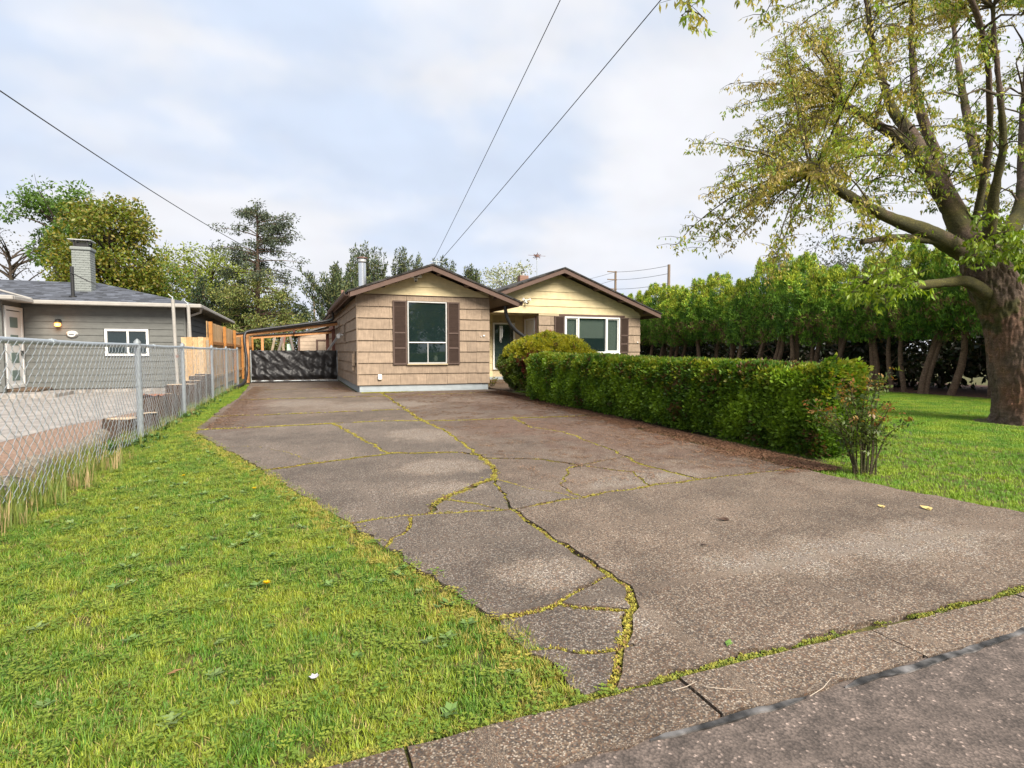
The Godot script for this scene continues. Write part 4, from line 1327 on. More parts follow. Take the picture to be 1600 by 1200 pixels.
	while yy < 1.28:
		var u = -0.23 + (0.0 if k % 2 == 0 else -0.105)
		while u < 0.23:
			var x0 = maxf(u, -0.23)
			var x1 = minf(u + 0.2, 0.23)
			if x1 - x0 > 0.03:
				s.box(Vector3((x0 + x1) / 2, yy + 0.03, 0.225), Vector3(x1 - x0 - 0.008, 0.060, 0.016))
				s.box(Vector3(0.225, yy + 0.03, -(x0 + x1) / 2), Vector3(0.016, 0.060, x1 - x0 - 0.008))
			u += 0.21
		yy += 0.07
		k += 1
	var ch = part(h, "chimney", s.mesh(M.chimney_paint), Vector3(-5.90, 2.86, -20.75), Basis(), "grey painted brick chimney")
	part(ch, "crown", bx(Vector3(0.53, 0.10, 0.53), "chimney_paint", 0.02), Vector3(0, 1.36, 0))
	s = MB.new()
	for q in 4: s.box(Vector3([-0.17, 0.17][q % 2], 1.50, [-0.17, 0.17][q / 2]), Vector3(0.04, 0.20, 0.04))
	s.box(Vector3(0, 1.47, 0), Vector3(0.30, 0.13, 0.30))
	part(ch, "flue_cage", s.mesh(M.black_metal))
	part(ch, "chimney_cap", bx(Vector3(0.58, 0.03, 0.52), "alu", 0.008), Vector3(-0.02, 1.615, 0))
	s = MB.new()
	s.tube([Vector3(0, 0, 0), Vector3(0, 0.85, 0)], 0.045, 10)
	s.tube([Vector3(0, -0.02, 0), Vector3(0, 0.03, 0)], [0.12, 0.08], 10)
	part(h, "vent_pipe", s.mesh(M.black_metal), Vector3(-5.78, 2.68, -19.35))
	s = MB.new()
	s.tube([Vector3(0, 0, 0), Vector3(0.7, 0.15, 0.1)], 0.012, 6); s.tube([Vector3(0, 0, 0.1), Vector3(0.5, 0.1, 0.15)], 0.012, 6)
	part(h, "roof_aerial", s.mesh(M.black_metal), Vector3(-5.8, 3.35, -19.4), Basis(Vector3.FORWARD, 0.7))

# ---------------------------------------------------------------- fences, gate, small things
func make_chain_link():
	var f = thing("chain_link_fence", "galvanised chain-link fence along the edge of the left lawn", "fence", Vector3(-1.87, 0, 0))
	var posts = [-1.55, -4.62, -8.45, -11.55, -15.35, -18.4, -21.9]
	for q in posts.size():
		var s = MB.new()
		var tall = 1.24
		var r = 0.036 if q in [1, 2] else 0.030
		s.tube([Vector3(0, -0.1, 0), Vector3(0.005, tall * 0.5, 0), Vector3(0, tall, 0)], r, 14)
		var p = part(f, "post", s.mesh(M.galv), Vector3(0, 0, posts[q]))
		s = MB.new()
		s.tube([Vector3(0, tall, 0), Vector3(0, tall + 0.02, 0), Vector3(0, tall + 0.032, 0), Vector3(0, tall + 0.05, 0), Vector3(0, tall + 0.06, 0)], [0.040, 0.042, 0.032, 0.018, 0.006], 14)
		part(p, "cap", s.mesh(M.galv))
		s = MB.new()
		for y in [0.25, 0.7, 1.08]: s.tube([Vector3(0, y - 0.008, 0), Vector3(0, y + 0.008, 0)], r + 0.006, 12)
		part(p, "tie_band", s.mesh(M.galv))
	for q in posts.size() - 1:
		var s = MB.new()
		s.tube([Vector3(0, 1.215, posts[q]), Vector3(0, 1.205, (posts[q] + posts[q + 1]) / 2), Vector3(0, 1.215, posts[q + 1])], 0.024, 12)
		var rl = part(f, "top_rail", s.mesh(M.galv))
		s = MB.new()
		var zc = lerpf(posts[q], posts[q + 1], 0.28)
		s.tube([Vector3(0, 1.21, zc), Vector3(0, 1.21, zc - 0.09)], 0.029, 12)
		s.tube([Vector3(0, 1.245, zc - 0.04), Vector3(0.0, 1.175, zc - 0.045)], 0.005, 5)
		part(rl, "sleeve", s.mesh(M.galv))
	# woven wire: zigzag strands that touch their neighbours
	var s = MB.new()
	var pitch = 0.0575
	var z = -1.55
	var k = 0
	while z > -21.9:
		var near = z > -9.0
		var rows = 21
		var last = Vector3.ZERO
		for q in rows + 1:
			var y = 0.03 + q * (1.18 / rows)
			var zz = z - (pitch if (q + k) % 2 == 0 else 0.0)
			var bulge = 0.02 * nz.get_noise_2d(zz * 40.0, y * 40.0) + (0.03 * nz.get_noise_2d(zz * 25.0, 5.0) * (1.0 - y))
			var p = Vector3(0.034 + bulge + (0.004 if (q + k) % 2 == 0 else -0.004), y, zz)
			if q > 0:
				var d = (p - last).normalized()
				var a = d.cross(Vector3.RIGHT).normalized() * (0.0022 if near else 0.0024)
				var b = Vector3.RIGHT * (0.0022 if near else 0.0024)
				if near:
					s.quad(last + a, p + a, p + b, last + b); s.quad(last + b, p + b, p - a, last - a)
					s.quad(last - a, p - a, p - b, last - b); s.quad(last - b, p - b, p + a, last + a)
				else:
					s.quad(last + a, p + a, p + b, last + b); s.quad(last + b, p + b, p - a, last - a); s.quad(last - a, p - a, p + a, last + a)
			last = p
		z -= pitch
		k += 1
	var wm = part(f, "wire_mesh", s.mesh(M.galv))
	wm.set_meta("kind", "stuff")

func make_wood_fence():
	var f = thing("cedar_fence", "new orange cedar board fence with posts running back beside the driveway", "fence", Vector3(-2.12, 0, 0))
	var boards = []
	for k in 3: boards.append(bx(Vector3(0.02, 1.86, 0.138), "cedar_%d" % k, 0.003))
	rng.seed = 50
	var z = -17.0
	while z > -44.0:
		part(f, "board", boards[rng.randi() % 3], Vector3(-0.05 + rf(-0.002, 0.002), 1.02 + rf(-0.008, 0.008), z - 0.07))
		z -= 0.1415
	z = -17.0
	var k = 0
	while z > -44.0:
		part(f, "post", bx(Vector3(0.09, 2.0, 0.09), "cedar_post", 0.004), Vector3(0.04, 0.94, z - 0.05), Basis())
		if z > -42:
			for y in [0.42, 1.38]:
				part(f, "rail", bx(Vector3(0.04, 0.09, 3.14), "cedar_post" if y > 1 else "cedar_2", 0.004), Vector3(0.0, y, z - 0.05 - 1.62))
		z -= 3.24
		k += 1
	# lower gate leaf across the gap to the grey house
	var g = thing("cedar_gate", "low cedar board gate between the white poles and the tall fence", "gate", Vector3(0, 0, -17.05))
	for q in 5:
		part(g, "board", bx(Vector3(0.128, 1.40 + 0.02 * (q % 2), 0.02), "cedar_%d" % [1, 2, 0, 1, 2][q], 0.003), Vector3(-2.72 + q * 0.131, 0.82, 0))
	for y in [0.35, 1.3]: part(g, "rail", bx(Vector3(0.66, 0.09, 0.04), "cedar_post", 0.004), Vector3(-2.46, y, -0.032))
	part(g, "gate_post", bx(Vector3(0.07, 1.5, 0.05), "lumber", 0.004), Vector3(-2.16, 0.7, 0.04))
	var tops = [0, 0]
	for q in 2:
		var p = thing("white_pole", ["taller white pole, left of the pair beside the grey house corner", "shorter white pole, right of the pair beside the grey house corner"][q], "pole", Vector3([-2.92, -2.62][q], 0, [-17.25, -17.6][q]), "white poles by the gate")
		var s = MB.new()
		var hh = [2.52, 2.40][q]
		s.tube([Vector3(0, -0.02, 0), Vector3(-0.03, hh * 0.5, 0), Vector3(-0.055, hh, 0)], 0.042, 12)
		part(p, "shaft", s.mesh(M.grey_trim))
		s = MB.new()
		s.box(Vector3(-0.06, hh + 0.03, 0), Vector3(0.03, 0.10, 0.03)); s.tube([Vector3(-0.06, hh + 0.05, 0), Vector3(-0.16, hh + 0.14, 0)], 0.012, 5)
		part(p, "top_bracket", s.mesh(M.galv))
		s = MB.new()
		s.tube([Vector3(-0.008, 0.98, 0), Vector3(-0.01, 1.06, 0)], 0.046, 12)
		part(p, "rust_band", s.mesh(M.terracotta))

func make_gate_and_cover():
	# black plastic sheet hung over a gate frame
	var g = thing("tarp_gate", "low gate wrapped in sagging black plastic sheet across the driveway", "gate", Vector3(0.02, 0, -22.5))
	var s = MB.new()
	s.tube([Vector3(-1.5, 0.03, 0), Vector3(-1.5, 1.2, 0)], 0.022, 8); s.tube([Vector3(1.5, 0.03, 0), Vector3(1.5, 1.2, 0)], 0.022, 8)
	s.tube([Vector3(-1.5, 1.17, 0), Vector3(1.5, 1.15, 0)], 0.02, 8); s.tube([Vector3(-1.5, 0.07, 0), Vector3(1.5, 0.06, 0)], 0.02, 8)
	part(g, "gate_frame", s.mesh(M.galv))
	s = MB.new()
	var nx = 110
	var ny = 34
	var k0 = s.v.size()
	for y in ny + 1:
		for x in nx + 1:
			var u = float(x) / nx
			var v = float(y) / ny
			var px = -1.48 + 2.96 * u
			var py = 1.19 - 1.08 * v
			# folds that run from the fixings at the top towards the sagging hem
			var fold = 0.035 * sin(u * 34.0 + 2.2 * sin(u * 7.0) + v * 5.0 * (u - 0.5)) * smoothstep(0.02, 0.4, v)
			fold += 0.06 * nz.get_noise_2d(u * 200.0 - v * 60.0, v * 40.0) + 0.012 * nz.get_noise_2d(u * 500.0, v * 250.0)
			fold += 0.07 * smoothstep(0.62, 0.85, v) * (1.0 - smoothstep(0.86, 1.0, v))
			s.v.append(Vector3(px, py + 0.02 * nz.get_noise_1d(u * 150.0), 0.05 + fold)); s.c.append(Color.WHITE)
			s.n.append(Vector3.BACK)
	for y in ny:
		for x in nx:
			var a = k0 + y * (nx + 1) + x
			s.i.append_array([a, a + 1, a + nx + 1, a + 1, a + nx + 2, a + nx + 1])
	for q in s.n.size(): s.n[q] = Vector3.ZERO
	for q in range(0, s.i.size(), 3):
		var nn = (s.v[s.i[q + 2]] - s.v[s.i[q]]).cross(s.v[s.i[q + 1]] - s.v[s.i[q]])
		for e in 3: s.n[s.i[q + e]] += nn
	for q in s.n.size(): s.n[q] = s.n[q].normalized()
	part(g, "plastic_sheet", s.mesh(M.black_plastic))
	# open patio cover: two sloping beams on posts
	var c = thing("patio_cover_frame", "open wooden patio cover frame with two sloping orange-edged beams", "frame")
	for b in [[-22.75, 1.80, 2.30, -1.95, 1.58], [-26.0, 1.82, 2.12, -1.6, 2.0]]:
		var a0 = Vector3(b[3], b[1], b[0])
		var a1 = Vector3(b[4], b[2], b[0])
		var ln = a0.distance_to(a1)
		var bs = Basis(Vector3.BACK, atan2(a1.y - a0.y, a1.x - a0.x))
		var bm = part(c, "beam", bx(Vector3(ln, 0.10, 0.06), "beam_orange", 0.005), (a0 + a1) / 2 - Vector3(0, 0.09, 0), bs)
		part(bm, "roof_edge", bx(Vector3(ln, 0.05, 0.30), "black_metal", 0.01), Vector3(0, 0.078, -0.06))
		part(c, "post", bx(Vector3(0.1, b[1] - 0.1, 0.1), "beam_orange", 0.006), Vector3(b[3] + 0.35, (b[1] - 0.1) / 2, b[0] - 0.02))
	for p in [[1.38, -26.3], [1.52, -24.4]]:
		part(c, "old_post", bx(Vector3(0.13, 2.1, 0.13), "rust_post", 0.008), Vector3(p[0], 1.05, p[1]))
	part(c, "rafter", bx(Vector3(0.06, 0.12, 3.4), "rust_post", 0.006), Vector3(1.45, 2.10, -24.6))
	part(c, "rafter", bx(Vector3(0.06, 0.12, 3.4), "rust_post", 0.006), Vector3(0.0, 1.93, -24.4))
	# leaning brace
	s = MB.new()
	s.tube([Vector3(0.98, 0.9, -22.9), Vector3(1.62, 1.85, -22.2)], 0.02, 8)
	s.tube([Vector3(1.05, 0.9, -22.85), Vector3(1.63, 1.80, -22.2)], 0.014, 8)
	single("leaning_conduit", s.mesh(M.galv), "pale metal conduit leaning from the gate up to the house wall", "conduit")
	# corrugated drain pipe from the gutter along the beam to the ground
	var pts = [Vector3(1.36, 2.62, -22.35), Vector3(1.40, 2.42, -22.4), Vector3(1.30, 2.33, -22.5), Vector3(0.9, 2.26, -22.52), Vector3(0, 2.12, -22.52), Vector3(-0.9, 1.98, -22.5), Vector3(-1.5, 1.88, -22.46), Vector3(-1.64, 1.78, -22.4), Vector3(-1.66, 1.5, -22.3), Vector3(-1.60, 0.9, -22.2), Vector3(-1.60, 0.35, -22.0), Vector3(-1.62, 0.10, -21.3), Vector3(-1.66, 0.05, -20.0), Vector3(-1.7, 0.05, -19.0)]
	var fine = []
	var fr = []
	for q in pts.size() - 1:
		var m = int(pts[q].distance_to(pts[q + 1]) / 0.03) + 1
		for w in m:
			fine.append(pts[q].cubic_interpolate(pts[q + 1], pts[maxi(q - 1, 0)], pts[mini(q + 2, pts.size() - 1)], float(w) / m)); fr.append(0.052 if fine.size() % 2 == 0 else 0.046)
	s = MB.new()
	s.tube(fine, fr, 10)
	single("drain_pipe", s.mesh(M.pipe_black), "black corrugated drain pipe running along the beam down to the fence", "pipe")
	# garage at the back
	var gr = thing("rear_garage", "tan lap-sided garage behind the patio cover", "garage")
	slab(gr, "wall", "garage_tan", 0.22, 6.0, 0, 2.05, -38.0, -32.05)
	lap_boards(gr, "siding_board", "garage_tan", -32.05, 0.1, 2.05, 0.2, func(_y): return 0.30, func(_y): return 1.10, 0.025)
	lap_boards(gr, "siding_board", "garage_tan", -32.05, 0.1, 2.05, 0.2, func(_y): return 2.3, func(_y): return 6.0, 0.025)
	slab(gr, "corner_board", "trim_brown", 0.18, 0.29, 0, 2.05, -32.06, -32.0)
	slab(gr, "door", "garage_tan", 1.2, 2.2, 0, 1.72, -32.05, -32.02, 0.004, "flat tan garage door panel")
	slab(gr, "door_trim", "trim_brown", 1.1, 2.3, 1.72, 1.80, -32.05, -31.99)
	slab(gr, "door_trim", "trim_brown", 1.1, 1.19, 0, 1.719, -32.05, -31.99)
	roof_plane(gr, "roof", "pale_roof", 3.2, 3.05, 0.0, 2.05, -38.2, -31.8, 0.08)
	roof_plane(gr, "roof", "pale_roof", 3.2, 3.05, 6.4, 2.05, -38.2, -31.8, 0.08)
	poly_part(gr, "gable_wall", "garage_tan", [[0.25, 2.0], [6.0, 2.0], [3.2, 2.95]], -32.3, -32.06)
	# odds and ends stored beyond the gate
	rng.seed = 60
	for q in 5:
		var b = Basis(Vector3.BACK, [-0.22, -0.3, 0.12, -0.16, 0.2][q]) * Basis(Vector3.RIGHT, -0.08)
		single("lumber_board", bx(Vector3(0.10, 1.9, 0.03), ["lumber", "grey_wood", "lumber", "rust_post", "grey_wood"][q], 0.003), ["pale board leaning furthest left behind the black gate", "grey board leaning second from left behind the black gate", "pale upright board near the mint panel", "dark red board leaning among the lumber behind the gate", "grey board leaning right of the mint panel"][q], "board", Vector3([-1.0, -0.75, -0.42, -0.55, 0.02][q], 0.92, -27.6 - 0.15 * q), "boards leaning behind the gate", b)
	single("mint_panel", bx(Vector3(0.28, 1.5, 0.05), "mint", 0.01), "pale mint-green panel standing among the boards behind the gate", "panel", Vector3(-0.18, 0.75, -28.4))

func make_stumps():
	# sawn log rounds set on end as edging behind the wire
	var defs = [[-2.20, -8.95, 0.26, 0.20], [-2.02, -9.55, 0.27, 0.13], [-2.14, -10.50, 0.46, 0.19], [-2.06, -11.05, 0.44, 0.16], [-2.10, -11.75, 0.38, 0.18], [-2.16, -12.7, 0.52, 0.19], [-2.10, -13.5, 0.48, 0.17], [-2.14, -14.2, 0.52, 0.18], [-2.12, -14.95, 0.60, 0.17], [-2.10, -15.7, 0.62, 0.18]]
	var labels = ["wide low sawn log round nearest the leaning grass, left of the second post", "small low log round just behind the second fence post", "tall broken-topped log round with reddish split wood", "log round with bright pale sawn top beside the broken one", "dark log round low behind the third gap of the wire", "log round with pale top left of the third fence post", "log round just right of the third fence post", "flat pale-topped log round, third from the far end", "tall log round, second from the far end of the row", "tallest log round at the far end by the cedar gate"]
	for q in defs.size():
		var d = defs[q]
		rng.seed = 70 + q
		var t = thing("log_round", labels[q], "log", Vector3(d[0], -0.03, d[1]), "log rounds along the fence")
		var s = MB.new()
		var sides = 20
		var pts = []
		var rad = []
		for w in 6:
			pts.append(Vector3(rf(-0.006, 0.006), d[2] * w / 5.0, rf(-0.006, 0.006))); rad.append(d[3] * (1.08 - 0.1 * w / 5.0))
		s.tube(pts, rad, sides, Color(0.17, 0.115, 0.085), nz, 0.22, false)
		part(t, "bark", s.mesh(M.stump))
		s = MB.new()
		var tint = Color(0.55, 0.42, 0.28) if q != 2 else Color(0.33, 0.14, 0.08)
		var ring = []
		for w in sides: ring.append(Vector3(cos(TAU * w / sides), 0, sin(TAU * w / sides)))
		for e in 4:
			for w in sides:
				var r0 = d[3] * (0.98 - 0.25 * e)
				var r1 = maxf(d[3] * (0.98 - 0.25 * (e + 1)), 0.0)
				var a = ring[w]
				var b = ring[(w + 1) % sides]
				var jy = func(p): return d[2] + 0.004 + (0.06 if q == 2 else 0.012) * nz.get_noise_3dv(p * 300.0 + Vector3(q, 0, 0) * 9.0)
				var tn = tint * (0.92 if e % 2 == 0 else 1.06) * (1.0 + 0.3 * nz.get_noise_2d(w * 60.0, e * 50.0 + q * 30.0))
				var P = func(v, r): 
					var z = v * r
					return Vector3(z.x, jy.call(z), z.z)
				s.quad(P.call(a, r0), P.call(a, r1), P.call(b, r1), P.call(b, r0), tn)
		part(t, "sawn_face", s.mesh(M.matte))
	# weathered logs and stones lying along the wire nearer the street
	var lo = [[-2.25, -8.1, 0.62, 0.11, 0.15], [-2.22, -7.15, 0.8, 0.10, -0.1], [-2.18, -6.1, 0.5, 0.12, 0.2]]
	for q in 3:
		var l = lo[q]
		var s = MB.new()
		var pts = []
		var rad = []
		for w in 9:
			var u = w / 8.0 - 0.5
			pts.append(Vector3(0.02 * sin(w * 1.7), 0.0, u * l[2])); rad.append(l[3] * (0.85 + 0.2 * sin(w * 2.1 + q)))
		s.tube(pts, rad, 12, Color(0.40, 0.33, 0.25), nz, 0.5)
		single("weathered_log", s.mesh(M.rock), ["weathered pale log lying just left of the sawn log rounds", "long weathered log lying half-way along the first wire panel", "short thick weathered log lying nearest the left edge"][q], "log", Vector3(l[0], 0.06, l[1]), "logs lying along the wire", Basis(Vector3.UP, l[4]))
	for q in 3:
		rng.seed = 90 + q
		var s = MB.new()
		var pts = []
		var rad = []
		for w in 7:
			pts.append(Vector3(0, 0.15 * w / 6.0, 0)); rad.append(0.14 * sqrt(maxf(0.02, 1.0 - pow(w / 6.0 * 1.6 - 0.6, 2))))
		s.tube(pts, rad, 10, Color(0.45, 0.40, 0.34), nz, 1.0)
		single("edging_stone", s.mesh(M.rock), ["pale stone behind the wire in the tall grass, nearest the street", "pale stone behind the wire, middle of the three", "pale stone behind the wire next to the short log"][q], "stone", Vector3([-2.25, -2.18, -2.2][q], -0.04, [-4.9, -5.35, -5.62][q]), "stones in the tall grass", Basis(Vector3.UP, q * 1.3).scaled(Vector3(1.2, 1.0 + 0.1 * q, 0.9)))

func catenary(a, b, sag, m):
	var out = []
	for q in m + 1:
		var t = float(q) / m
		out.append(a.lerp(b, t) - Vector3(0, sag * 4.0 * t * (1.0 - t), 0))
	return out

func make_wires():
	var s = MB.new()
	s.tube(catenary(Vector3(3.86, 3.80, -16.4), Vector3(2.55, 7.8, 4.0), 0.12, 24), 0.006, 6)
	single("service_wire", s.mesh(M.wire), "overhead service wire to the wing ridge, left of the pair", "wire", Vector3.ZERO, "service wires to the house")
	s = MB.new()
	s.tube(catenary(Vector3(4.05, 3.80, -16.4), Vector3(5.15, 8.0, 4.0), 0.10, 24), 0.007, 6)
	single("service_wire", s.mesh(M.wire), "overhead service wire to the wing ridge, right of the pair", "wire", Vector3.ZERO, "service wires to the house")
	var bz = MB.new()
	bz.tube([Vector3(0, -0.35, 0), Vector3(0, 0.12, 0)], 0.025, 8); bz.tube([Vector3(-0.18, 0.06, 0), Vector3(0.18, 0.06, 0)], 0.015, 6)
	single("wire_mast", bz.mesh(M.galv), "short metal mast on the wing ridge holding the service wires", "mast", Vector3(3.95, 3.72, -16.42))
	s = MB.new()
	s.tube(catenary(Vector3(-7.5, 6.6, 1.0), Vector3(2.0, 7.4, -49.0), 1.25, 40), 0.012, 6)
	single("street_cable", s.mesh(M.wire), "thick black cable sagging across the sky from the upper left", "cable")
	# utility poles beyond the houses
	var P = [[35.7, -48.2, 10.0, 0.16, "bare wooden utility pole standing above the tall hedge row"], [39.1, -64.0, 11.6, 0.16, "dark utility pole with short insulator arms right of the main gable"], [1.62, -50.0, 5.7, 0.09, "thin dark pole rising behind the garage roof, left of two"], [2.28, -50.0, 5.3, 0.07, "thin grey pole rising behind the garage roof, right of two"]]
	for q in 4:
		var p = P[q]
		var t = thing("utility_pole", p[4], "pole", Vector3(p[0], 0, p[1]), "distant poles")
		s = MB.new()
		s.tube([Vector3(0, -0.1, 0), Vector3(0, p[2], 0)], [p[3] * 1.2, p[3] * 0.9], 10)
		part(t, "shaft", s.mesh(M.pole_wood))
		if q == 1:
			for y in [p[2] - 0.1, p[2] - 1.1, p[2] - 2.3]:
				part(t, "insulator_arm", bx(Vector3(1.4, 0.12, 0.12), "pole_wood"), Vector3(-0.5, y, 0))
	for q in 3:
		s = MB.new()
		s.tube(catenary(Vector3(39.1, [11.5, 10.5, 9.3][q], -64.0), Vector3(35.7, [9.9, 9.1, 8.1][q], -48.2), 0.15, 10), 0.022, 5)
		single("power_line", s.mesh(M.wire), ["top power line between the two far utility poles", "middle power line between the two far utility poles", "lowest power line between the two far utility poles"][q], "wire", Vector3.ZERO, "far power lines")
	for q in 2:
		s = MB.new()
		s.tube(catenary(Vector3(39.1, [11.5, 10.5][q], -64.0), Vector3(22.0, [7.6, 6.6][q], -64.5), 0.3, 8), 0.02, 5)
		single("power_line", s.mesh(M.wire), ["upper power line slanting down left from the insulator pole", "lower power line slanting down left from the insulator pole"][q], "wire", Vector3.ZERO, "far power lines")

func make_debris():
	# dandelions in the lawn
	var n = 0
	for p in [[-0.15, -2.88], [-0.33, -4.96], [-0.95, -5.7]]:
		var t = thing("dandelion", ["yellow dandelion flower in the middle of the left lawn", "small yellow dandelion near the driveway edge", "yellow dandelion toward the fence"][n], "flower", Vector3(p[0], -0.02, p[1]), "dandelions in the lawn")
		rng.seed = 100 + n
		var s = MB.new()
		s.tube([Vector3(0, 0, 0), Vector3(0.004, 0.045, 0)], 0.002, 5, Color(0.2, 0.28, 0.06))
		part(t, "stem", s.mesh(M.leaf))
		s = MB.new()
		for q in 34:
			var an = q * 2.4
			var d = Vector3(cos(an), rf(0.2, 1.0), sin(an)).normalized()
			s.leaf(Vector3(0.004, 0.045, 0), d, d.cross(Vector3.UP).normalized(), 0.022, 0.007, Color(0.85, 0.60, 0.01))
		part(t, "flower_head", s.mesh(M.leaf))
		n += 1
	# fallen leaves, a scrap of paper, twigs
	var items = [[2.65, -2.95, Color(0.08, 0.045, 0.03), 0.09, "dark dead leaf lying alone on the front right slab"], [1.54, -1.67, Color(0.16, 0.28, 0.05), 0.055, "single green leaf lying near the street joint"], [-0.41, -2.21, Color(0.38, 0.20, 0.08), 0.06, "tan dead leaf standing in the left lawn"], [2.2, -2.6, Color(0.07, 0.04, 0.03), 0.05, "small dark dead leaf left of the larger one on the slab"], [4.2, -2.65, Color(0.60, 0.47, 0.18), 0.10, "yellow dead leaf on the slab near the right lawn"], [3.95, -2.8, Color(0.58, 0.45, 0.18), 0.07, "smaller yellow dead leaf on the slab near the right lawn"]]
	for q in items.size():
		var it = items[q]
		rng.seed = 120 + q
		var s = MB.new()
		var d = Vector3(1, 0.12, 0).normalized()
		s.leaf(Vector3(-it[3] / 2, 0.0, 0), d, Vector3(0, 0.2, 1).normalized(), it[3], it[3] * 0.45, it[2])
		s.leaf(Vector3(-it[3] / 2, 0.004, 0), Vector3(0.8, 0.15, 0.5).normalized(), Vector3(-0.5, 0.1, 0.8).normalized(), it[3] * 0.6, it[3] * 0.3, it[2] * 0.85)
		single("fallen_leaf", s.mesh(M.litter), it[4], "leaf", Vector3(it[0], 0.008, it[1]), "fallen leaves", Basis(Vector3.UP, rf(0, TAU)))
	var s = MB.new()
	for q in 6: s.leaf(Vector3(0, 0.01, 0), Vector3(cos(q * 1.1), 0.7, sin(q * 1.1)).normalized(), Vector3(-sin(q * 1.1), 0, cos(q * 1.1)), 0.022, 0.018, Color(0.45, 0.43, 0.46))
	single("paper_scrap", s.mesh(M.matte), "crumpled whitish scrap lying in the near left lawn", "scrap", Vector3(0.04, 0.0, -1.99))
	for q in 4:
		s = MB.new()
		var ln = [0.16, 0.13, 0.20, 0.11][q]
		s.tube([Vector3(-ln / 2, 0, 0), Vector3(0, 0.002, 0.008), Vector3(ln / 2, 0.001, 0)], [0.0012, 0.0014, 0.0008], 5, Color(0.45, 0.38, 0.30))
		single("twig", s.mesh(M.matte), ["pale twig lying across the tar seal", "thin pale twig on the concrete strip", "long thin twig on the right of the front slab", "short twig by the mossy street joint"][q], "twig", Vector3([1.62, 1.32, 3.35, 1.2][q], 0.010, [-1.33, -1.44, -2.35, -1.50][q]), "twigs", Basis(Vector3.UP, [0.3, -0.5, -0.9, 0.1][q]))

# ---------------------------------------------------------------- plants
func rdir():
	var z = rf(-1, 1)
	var a = rf(0, TAU)
	var r = sqrt(1.0 - z * z)
	return Vector3(r * cos(a), z, r * sin(a))
func pick(pal): return pal[rng.randi() % pal.size()] * rf(0.75, 1.2)

# leaves spread through lumpy clumps; gaps where the noise is low
func clump_leaves(s, ctr, rad, count, len, wid, pal, droop, gap = -0.12):
	for q in count:
		var o = rdir()
		var r = pow(rng.randf(), 0.45)
		var p = ctr + Vector3(o.x * rad.x, o.y * rad.y, o.z * rad.z) * r
		if nz.get_noise_3dv(p * 28.0 / maxf(rad.x, 0.6)) < gap: continue
		var d = (o * 0.6 + rdir() * 0.9 + Vector3(0, -droop, 0)).normalized()
		var sd = d.cross(rdir()).normalized()
		s.leaf(p, d, sd, len * rf(0.7, 1.25), wid * rf(0.7, 1.25), pick(pal))

func limb_curve(a, b, bend, m = 6):
	var out = []
	for q in m + 1:
		var t = float(q) / m
		out.append(a.lerp(b, t) + Vector3(0, bend * 4.0 * t * (1.0 - t), 0))
	return out
func taper(r0, r1, m):
	var out = []
	for q in m + 1: out.append(lerpf(r0, r1, float(q) / m))
	return out

# a broad tree: trunk, limbs to every clump, leaves in clumps
func broad_tree(called, label, group, at, c):
	rng.seed = c.seed
	var t = thing(called, label, "tree", at, group)
	var w = MB.new()
	var lf = MB.new()
	var bark = c.get("bark", Color(0.16, 0.12, 0.09))
	var r0 = c.h * 0.022
	var top = Vector3(rf(-0.3, 0.3), c.h * 0.8, rf(-0.3, 0.3))
	w.tube(limb_curve(Vector3(0, -0.1, 0), top, 0.0, 8), taper(r0, r0 * 0.25, 8), 8, bark, nz, 0.15)
	for q in c.clumps:
		var o = rdir()
		var hh = lerpf(c.low, c.h, 0.5 + 0.5 * o.y * pow(rng.randf(), 0.3))
		var prof = sqrt(maxf(0.05, 1.0 - pow((hh - (c.low + c.h) * 0.5) / ((c.h - c.low) * 0.52), 2.0)))
		var rr = c.w * 0.5 * prof * pow(rng.randf(), 0.5)
		var an = rf(0, TAU)
		var cr = c.clump * rf(0.7, 1.3)
		var ctr = Vector3(cos(an) * rr, minf(hh, c.h - cr * 0.5), sin(an) * rr)
		var st = Vector3(top.x, 0, top.z) * 0.5 + Vector3(0, clampf(ctr.y - rf(0.6, 2.0), c.low * 0.7, c.h * 0.75), 0)
		w.tube(limb_curve(st, ctr, 0.15, 4), taper(r0 * 0.3, r0 * 0.06, 4), 5, bark)
		for k in 3: 
			var e = ctr + rdir() * cr
			w.tube([ctr, ctr.lerp(e, 0.5) + rdir() * 0.1, e], [r0 * 0.10, r0 * 0.06, 0.008], 4, bark)
		clump_leaves(lf, ctr, Vector3(cr, cr * c.get("flat", 0.8), cr), c.leaves, c.len, c.wid, c.pal, c.get("droop", 0.3), c.get("gap", -0.12))
	part(t, "trunk", w.mesh(M.bark))
	part(t, "crown", lf.mesh(M.leaf))
	return t

